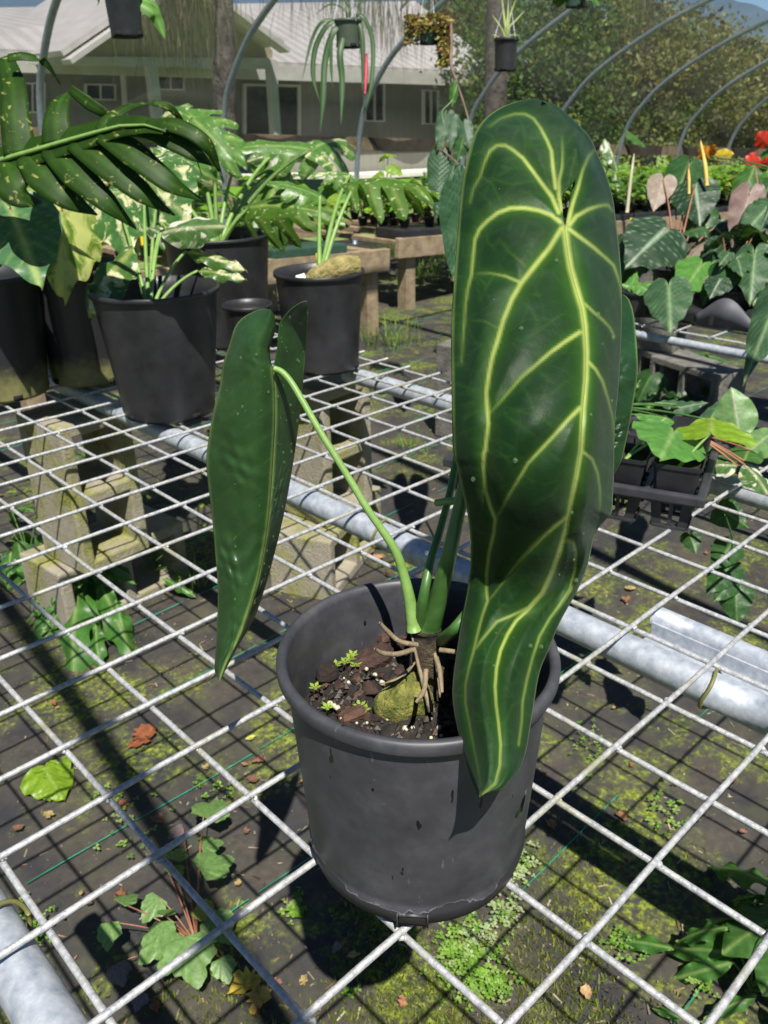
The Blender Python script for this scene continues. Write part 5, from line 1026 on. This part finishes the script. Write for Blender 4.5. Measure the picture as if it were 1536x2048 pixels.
sp = strapplant('strap leaved plant with long arching ribbons in the olive hanging pot', c2, d2-.03, [([(650, 40), (625, 75), (604, 160)], 4), ([(660, 45), (632, 90), (626, 150), (640, 205)], 6), ([(668, 60), (650, 120), (646, 200), (640, 265)], 7), ([(680, 100), (684, 160), (682, 250)], 7), ([(722, 30), (745, 80), (742, 170), (724, 235)], 5), ([(720, 50), (726, 120), (724, 180)], 5), ([(665, 60), (662, 120), (665, 175)], 4), ([(700, 20), (690, 0), (680, -40)], 2.5), ([(715, 25), (722, 5), (740, -20)], 2.5), ([(690, 20), (660, 8), (630, 30)], 2.5)])
M_red = mat('pink red spike', (.3, .02, .04), (.45, .07, .09), .6, 0, 200); b = MB(); b.tube(sm([at(733, 108, d2-.05), at(732, 150, d2-.05), at(730, 188, d2-.05)], 16), [.004, .0065, .0065, .003], 8); o = obj('berry_spike', b, M_red, sp)
strapplant('grassy tufted plant in the small black hanging pot', c4, d4, [([(1012, 60), (1008, 30), (1002, -20)], 2.5), ([(1015, 55), (1022, 25), (1035, -10)], 2.5), ([(1010, 60), (1016, 30), (1017, -20)], 2.5), ([(1018, 55), (1032, 40), (1050, 20)], 2.5), ([(1006, 62), (996, 45), (985, 30)], 2), ([(1000, 75), (985, 70), (983, 85)], 1.6), ([(1015, 72), (1035, 70), (1042, 84)], 1.6), ([(1010, 76), (1012, 90), (1008, 115)], 1.5)], m=ML_glossy, col=(.25, .3, .1))
strapplant('fern-like plant with toothed leaf in the black hanging pot', c1, d1, [([(300, 20), (315, 40), (330, 78)], 13), ([(290, 0), (308, 10), (322, 30)], 10), ([(200, -10), (196, 5), (193, 14)], 4)], col=(.1, .22, .04))
pl5 = bush(c5, 7, ['ovalg'], .12, .06, 'leafy plant spilling from the green pot at the ridge', 'hanging_plant', hmin=-.02, hmax=.1)
# dry moss ball
M_dry = leafmat('dry sphagnum', .9, .25, (1.2, 1.1, .6), None, 30, .2, 0, .4); b = MB(); r_ = np.random.default_rng(9)
for k in range(900):
    a = r_.uniform(0, 6.28); rr_ = r_.uniform(.02, .085); q = p3+Vector((rr_*math.cos(a), rr_*math.sin(a), h3+r_.uniform(-.03, .03)))
    if k > 550: q = at(875+r_.uniform(0, 26)-max(0, (k-780))*.0, 50+(k-550)/350*78+r_.uniform(-6, 6), d3-.02+r_.uniform(-.04, .03))
    elif k > 420: q = at(822+r_.uniform(-12, 14), 45+r_.uniform(-15, 45), d3+r_.uniform(-.05, .05))
    s_ = r_.uniform(.006, .013); n_ = r_.normal(size=3); n_ /= np.linalg.norm(n_); a1 = Vector(np.cross(n_, [.3, .5, .8])).normalized()*s_; a2 = Vector(n_).cross(a1)*.6; c = [(.3, .27, .06), (.42, .36, .12), (.2, .2, .05), (.28, .16, .05), (.14, .1, .04)][r_.integers(5)]
    b.add([q-a1, q-a2, q+a1+Vector(n_)*s_*.5, q+a2], [(0, 1, 2, 3)], c)
mo = obj('moss_clump', b, M_dry, smooth=False, label='ragged ball of dry yellow moss around the green hanging pot', cat='moss')
# vine dangling from the moss ball
vn = empty('hanging_vine', p3, label='dark vine with shrivelled and blistered leaves dangling from the moss ball', cat='vine'); M_vine = mat('brown vine', (.12, .07, .05), (.2, .13, .1), .7)
b = MB(); b.tube(sm([at(u, v, d3-.06) for u, v in ((902, 45), (903, 90), (902, 130), (912, 160), (930, 215), (945, 270))], 30), [.006, .006, .0035, .003], 7); obj('stem', b, M_vine, vn)
b = MB(); b.tube(sm([at(u, v, d3-.1) for u, v in ((885, 295), (890, 260), (884, 225), (905, 200), (915, 165))], 24), .003, 7); obj('stem', b, M_petd, vn)
b = MB(); b.tube(sm([at(u, v, d3-.1) for u, v in ((884, 300), (905, 318), (932, 342))], 12), .003, 7); obj('stem', b, M_vine, vn)
for k, ua, va, ut, vt, w in (('ovalg', 910, 160, 905, 205, .5), ('quilt', 893, 232, 874, 300, .7), ('quilt', 880, 320, 872, 440, .6), ('quilt', 905, 240, 900, 300, .7), ('quilt', 928, 250, 940, 300, .9), ('heartg', 930, 265, 915, 320, .7)): put(LF[k], at(ua, va, d3-.1), at(ut, vt, d3-.12), vn, 0, w, FACE)
qb = atz(930, 560, zm)+Vector((0, 0, .02)); plantpx('anthurium', 'anthurium leaf with deep quilted ridges behind the biggest leaf', 'plant', W(13.5, 6.0, -5), [('quilt', 935, 372, 1.95, 930, 610, 1.75, .5, 0, FACE)], M_petd, .004)
# empty string pots done
# ------------------------------------------------------------------ ground life under the mesh
def gz(x, y): return .005*math.sin(x*5+y*3)+.004*math.sin(y*9-x*2)
def gp(u, v, dz=.004): p_ = atz(u, v, 0); p_.z = gz(p_.x, p_.y)+dz; return p_
M_mossb = leafmat('ground moss', .8, .3, (1.2, 1.2, .4), None, 30, .2, 0, .4); r_ = np.random.default_rng(17)
def lowfreq(x, y): return math.sin(x*3.1+1.3*math.sin(y*2.3))+math.sin(y*4.3+1.7*math.sin(x*3.7)+.6)+.7*math.sin(x*9+y*7)+.5*math.sin(x*17-y*13)
b = MB(); V = []; F = []; C_ = []; tries = 0
while len(F) < 42000 and tries < 400000:
    tries += 1; d = r_.random()**1.6; x = -.2+3.6*d*r_.uniform(.3, 1)+r_.uniform(-.5, .8); y = -.9+3.6*d*r_.uniform(.2, 1)+r_.uniform(-.5, .8)
    if lowfreq(x, y) < .95+r_.uniform(-.5, .4): continue
    z = gz(x, y); h = r_.uniform(.003, .010); a = r_.uniform(0, 6.28); w = r_.uniform(.0008, .0022); dx, dy = math.cos(a), math.sin(a); i0 = len(V)
    V += [(x-dy*w, y+dx*w, z), (x+dy*w, y-dx*w, z), (x+dx*h*.7, y+dy*h*.7, z+h)]; F.append((i0, i0+1, i0+2)); c = np.array([(.15, .2, .02), (.24, .28, .04), (.1, .14, .02), (.3, .32, .07)][r_.integers(4)])*r_.uniform(.7, 1.2); C_ += [c*.6, c*.6, c]
b.add(V, F, C_); obj('moss', b, M_mossb, smooth=False, label='bright green moss tufts growing on the weed mat', cat='moss', kind='stuff')
# little clover-like weeds
b = MB()
for (u, v, n, su, pale) in ((1040, 1740, 60, 34, 1), (930, 1930, 170, 60, 0), (985, 1975, 60, 40, 0), (1010, 1830, 50, 40, 1), (590, 1830, 40, 22, 0), (1400, 1970, 40, 30, 0), (700, 1985, 8, 18, 0), (960, 1890, 70, 45, 1), (430, 1600, 20, 50, 0), (580, 1150, 60, 40, 0), (900, 640+30, 30, 40, 0), (60, 1880, 50, 60, 0), (250, 1640, 30, 80, 0), (1340, 1650, 40, 60, 0), (1180, 1490, 30, 40, 0), (1250, 1900, 30, 40, 0), (850, 780+60, 30, 30, 0)):
    for k in range(n):
        p_ = gp(u+random.gauss(0, su*.5), v+random.gauss(0, su*.6), random.uniform(.006, .022)); s_ = random.uniform(.003, .0065); c = random.choice([(.35, .42, .2), (.45, .5, .3)]) if pale and random.random() < .7 else random.choice([(.13, .27, .03), (.2, .36, .05), (.27, .4, .1)])
        for q in range(3):
            a = q*2.09+random.random(); o_ = Vector((math.cos(a), math.sin(a), random.uniform(-.1, .3))); x = Vector((-o_.y, o_.x, 0)); b.add([p_, p_+o_*s_*.8-x*s_*.55, p_+o_*s_*1.5, p_+o_*s_*.8+x*s_*.55], [(0, 1, 2, 3)], c)
obj('clover', b, M_mossb, smooth=False, label='clumps of tiny pale clover leaves on the weed mat', cat='clover', kind='stuff')
# lobed weed
def lobed(n=5, col=(.13, .27, .06)):
    b = MB(); P = []; m_ = 42
    for k in range(m_+1):
        a = math.pi*(2*k/m_-1)*.93; r = .5*(1+.16*math.cos(a*3.2)+.10*math.cos(a*5+.5)+.05*math.cos(a*13)); P.append((r*math.sin(a), .42+r*math.cos(a)))
    G = [[(x*s_, .42*s_*0+(y)*s_, -.12*(x*s_)**2-.1*(y*s_)**2+.02*math.sin(k*1.1)*s_**2) for k, (x, y) in enumerate(P)] for s_ in np.linspace(.02, 1, 7)]; cc = [[np.array(col)*(1.25 if k % 8 == 0 else 1) for k in range(m_+1)] for s_ in range(7)]
    b.grid(G, np.array(cc), flip=False); me = b.mesh('leaf'); me.materials.append(ML_glossy); return me
LB = lobed(5, (.17, .3, .09)); LBy = lobed(5, (.3, .36, .06)); LBp = lobed(5, (.2, .16, .17))
UPH = Vector((0, 0, 1))
def weed(label, base, leaves, mesh=None, name='weed', pet=M_redpet):
    root = empty(name, base, label=label, cat='weed')
    for L in leaves:
        ua, va, ut, vt, h = L[:5]; me = L[5] if len(L) > 5 else LB; A = gp(ua, va, h); put(me, A, A+(gp(ut, vt, h*.8)-A)*1.05, root, random.uniform(-12, 12), 1, UPH); petio(base, A, .0013, pet, root, .3)
    return root
weed('sprawling weed with lobed light green leaves under the near mesh', gp(395, 1900), [(415, 1690, 450, 1640, .07), (350, 1770, 372, 1735, .06), (345, 1790, 372, 1765, .05), (408, 1740, 450, 1722, .06), (408, 1800, 470, 1762, .07), (250, 1860, 282, 1830, .06), (330, 1850, 296, 1885, .06), (335, 1885, 355, 1860, .06), (400, 1860, 440, 1870, .05, LBy), (430, 1880, 465, 1920, .05), (340, 1900, 325, 1945, .06), (345, 1915, 290, 1960, .05), (385, 1950, 405, 2025, .08), (380, 1940, 330, 2000, .07), (235, 1910, 225, 1950, .07), (240, 1960, 250, 1995, .03, LBp), (290, 2010, 275, 2040, .02, LBp), (370, 1680, 340, 1690, .03, LBp), (450, 1975, 462, 2010, .06)])
weed('round yellow-green leaf lying on the mat by the near pipe', gp(95, 1560), [(96, 1560, 130, 1608, .03, LF['lime']), ], pet=M_stem)
put(LF['lime'], gp(98, 1560, .03), gp(100, 1612, .02), bpy.data.objects['weed.001'], 0, 1.0, UPH); put(LF['lime'], gp(98, 1560, .03), gp(150, 1518, .02), bpy.data.objects['weed.001'], 0, .9, UPH)
# glossy strap weeds, lower right and by the block
def strapweed(label, base, leaves, k='weed'):
    root = empty('leafy_weed', base, label=label, cat='weed')
    for L in leaves: ua, va, ha, ut, vt, ht, w = L[:7]; put(LF[L[7] if len(L) > 7 else k], gp(ua, va, ha), gp(ut, vt, ht), root, random.uniform(-20, 20), w, UPH-CF*.3)
    return root
strapweed('clump of glossy pointed weeds below the near mesh edge', gp(1520, 1960), [(1520, 1880, .12, 1385, 1720, .05, .62), (1450, 1980, .08, 1300, 1910, .03, .75), (1340, 1935, .04, 1205, 1880, .02, .7), (1500, 1880, .1, 1435, 1845, .06, .6), (1470, 1990, .1, 1440, 1870, .09, .5), (1540, 1950, .14, 1415, 1990, .12, 1.2, 'ovalg'), (1560, 2000, .14, 1500, 2090, .12, 1.1, 'ovalg'), (1560, 1900, .15, 1500, 1930, .13, 1., 'ovalg'), (1500, 2040, .05, 1400, 2060, .04, .8), (1360, 2060, .02, 1300, 2035, .02, .9), (1560, 1870, .12, 1490, 1830, .1, .8)])
strapweed('dark green broad weeds growing round the mossy blocks', gp(180, 1230), [(130, 1180, .1, 90, 1290, .04, .8), (170, 1240, .1, 110, 1400, .03, .75), (185, 1200, .12, 165, 1330, .05, .9), (210, 1230, .1, 290, 1330, .04, .7), (170, 1230, .12, 250, 1215, .1, .8), (120, 1120, .14, 60, 1190, .08, .8), (150, 1100, .15, 140, 1170, .12, .7), (60, 1160, .1, 10, 1190, .05, .8), (240, 1250, .08, 265, 1310, .03, .8), (80, 1080, .1, 20, 1050, .1, .8), (270, 1090, .12, 300, 1050, .16, .8), (290, 1130, .1, 330, 1100, .12, .7), (100, 1240, .08, 60, 1250, .06, .8), (200, 1290, .06, 190, 1350, .03, .9), (330, 1190, .05, 390, 1210, .04, .7)])
strapweed('low weeds along the foot of the shaded blocks across the aisle', gp(1400, 790), [(1390, 770, .12, 1430, 735, .14, .9), (1400, 760, .12, 1470, 745, .1, .8), (1370, 780, .1, 1340, 760, .14, .8), (1290, 780, .1, 1275, 760, .14, .8), (1420, 790, .08, 1460, 775, .06, .8), (1310, 800, .08, 1290, 830, .06, .9)])
b = MB(); r2 = random.Random(4)
for (u, v, n, L) in ((790, 690, 60, .22), (740, 690, 40, .15), (850, 560, 120, .2), (960, 540, 60, .2), (330, 1150, 40, .14), (380, 1180, 30, .12), (820, 900, 20, .08), (780, 515, 150, .18), (880, 520, 120, .18)):
    for k in range(n):
        p_ = gp(u+r2.gauss(0, 22), v+r2.gauss(0, 6)); a = r2.uniform(0, 6.28); o_ = Vector((math.cos(a), math.sin(a), 0)); x = Vector((-o_.y, o_.x, 0))*.0016; l = L*r2.uniform(.5, 1.2); q1 = p_+o_*l*.3+Vector((0, 0, l*.6)); q2 = p_+o_*l*.8+Vector((0, 0, l*.65)); b.add([p_-x, p_+x, q1+x, q1-x, q2], [(0, 1, 2, 3), (3, 2, 4)], r2.choice([(.15, .27, .05), (.24, .34, .08), (.1, .2, .03)]))
obj('grass', b, M_mossb, smooth=False, label='thin grass tufts at the bench feet', cat='grass', kind='stuff')
# dead leaves
M_dead = leafmat('dead leaf', .75, .15, (1.1, 1, .6), None, 50, .3, .4, .5)
def deadleaf(u, v, L, rz, col, label, ragged=.25, curl=.3, group=None):
    b = MB(); p_ = gp(u, v, .006); m_ = 26; rr_ = random.Random(int(u*7+v)); P = [(.5*L*(1+ragged*rr_.uniform(-1, 1))*(1+.25*math.cos(3*a+u))*math.cos(a), .36*L*(1+ragged*rr_.uniform(-1, 1))*math.sin(a)) for a in np.linspace(0, 2*math.pi, m_, endpoint=False)]
    G = [[p_+Matrix.Rotation(rz, 3, 'Z') @ Vector((x*s_, y*s_, curl*abs(y)*s_*s_+.1*abs(x)*s_*s_+.004)) for x, y in P] for s_ in np.linspace(.03, 1, 6)]; b.grid(G, np.array([[np.array(col)*rr_.uniform(.7, 1.25) for _ in P] for _ in range(6)]), closed=True); obj('dead_leaf', b, M_dead, label=label, cat='leaf', group=group)
deadleaf(290, 1472, .062, .9, (.3, .1, .04), 'ragged rust-brown dead leaf lying on the mat', .35); deadleaf(275, 1490, .04, .2, (.27, .09, .04), 'smaller rust-brown leaf fragment beside the ragged one', .35)
deadleaf(490, 1985, .055, -.4, (.55, .4, .06), 'big yellow dead leaf with brown spots below the near mesh', .4); deadleaf(520, 2010, .045, .8, (.55, .36, .08), 'torn yellow leaf piece beside the big yellow one', .4)
deadleaf(502, 1478, .02, 0, (.45, .45, .1), 'small yellowish leaf on the mat left of the pot'); deadleaf(735, 1110, .05, .5, (.4, .2, .11), 'pale brown dead leaf below the long pipe', .35); deadleaf(755, 1120, .04, .2, (.42, .22, .12), 'tan curled leaf below the long pipe', .35); deadleaf(680, 1075, .05, 1.2, (.3, .13, .06), 'brown crumpled leaf beside the mossy block', .35)
deadleaf(1170, 1995, .022, .6, (.5, .32, .16), 'tan triangular leaf scrap on the mat'); deadleaf(675, 1905, .02, .3, (.25, .2, .17), 'grey leaf scrap in the shadow of the pot')
for k in range(150):
    u = random.uniform(0, 1536); v = random.uniform(1000, 2040) if k < 95 else random.uniform(600, 1000); deadleaf(u, v, random.uniform(.008, .028), random.uniform(0, 6), random.choice([(.25, .1, .05), (.35, .17, .08), (.16, .08, .05), (.4, .3, .12), (.3, .14, .09)]), 'small brown leaf scrap on the weed mat', .4, .35, 'leaf scraps on the mat')

bush(gp(175, 1215), 26, ['weed', 'weed', 'ovalg', 'bright'], .11, .13, 'bushy dark green weeds crowding the foot of the mossy blocks', 'leafy_weed', 'weed', hmin=.03, hmax=.16, pr=.0016)
bush(gp(60, 1130), 16, ['weed', 'ovalg'], .10, .12, 'shaded weeds behind the mossy blocks at the mesh edge', 'leafy_weed', 'weed', hmin=.03, hmax=.14, pr=.0016)
bush(gp(1500, 1985), 14, ['weed', 'ovalg'], .13, .08, 'broad glossy weed leaves rising at the near corner below the mesh', 'leafy_weed', 'weed', hmin=.05, hmax=.17, pr=.002)
bush(gp(1340, 800), 18, ['weed', 'ovalg', 'heartg'], .12, .2, 'dark weeds in the shade below the crowded bench', 'leafy_weed', 'weed', hmin=.03, hmax=.14, pr=.0016)

b = MB(); r3 = random.Random(31)
for k in range(5200):
    d = r3.random()**1.4; x = -.3+3.4*d*r3.uniform(.3, 1)+r3.uniform(-.4, .8); y = -.9+3.4*d*r3.uniform(.2, 1)+r3.uniform(-.4, .8); p_ = Vector((x, y, gz(x, y)+.0015)); a = r3.uniform(0, 6.28); l = r3.choice((.0015, .002, .003, .004, .009)); w = min(l*.5, .0016); o_ = Vector((math.cos(a), math.sin(a), r3.uniform(-.2, .3))); xx = Vector((-o_.y, o_.x, 0))*w
    b.add([p_-o_*l-xx, p_+o_*l-xx*.7, p_+o_*l+xx, p_-o_*l+xx*.6], [(0, 1, 2, 3)], r3.choice([(.16, .09, .05), (.3, .2, .12), (.08, .05, .035), (.42, .36, .24), (.25, .22, .15), (.36, .34, .2)]))
obj('litter', b, M_dead, smooth=False, label='fine brown litter and twigs scattered over the weed mat', cat='litter', kind='stuff')
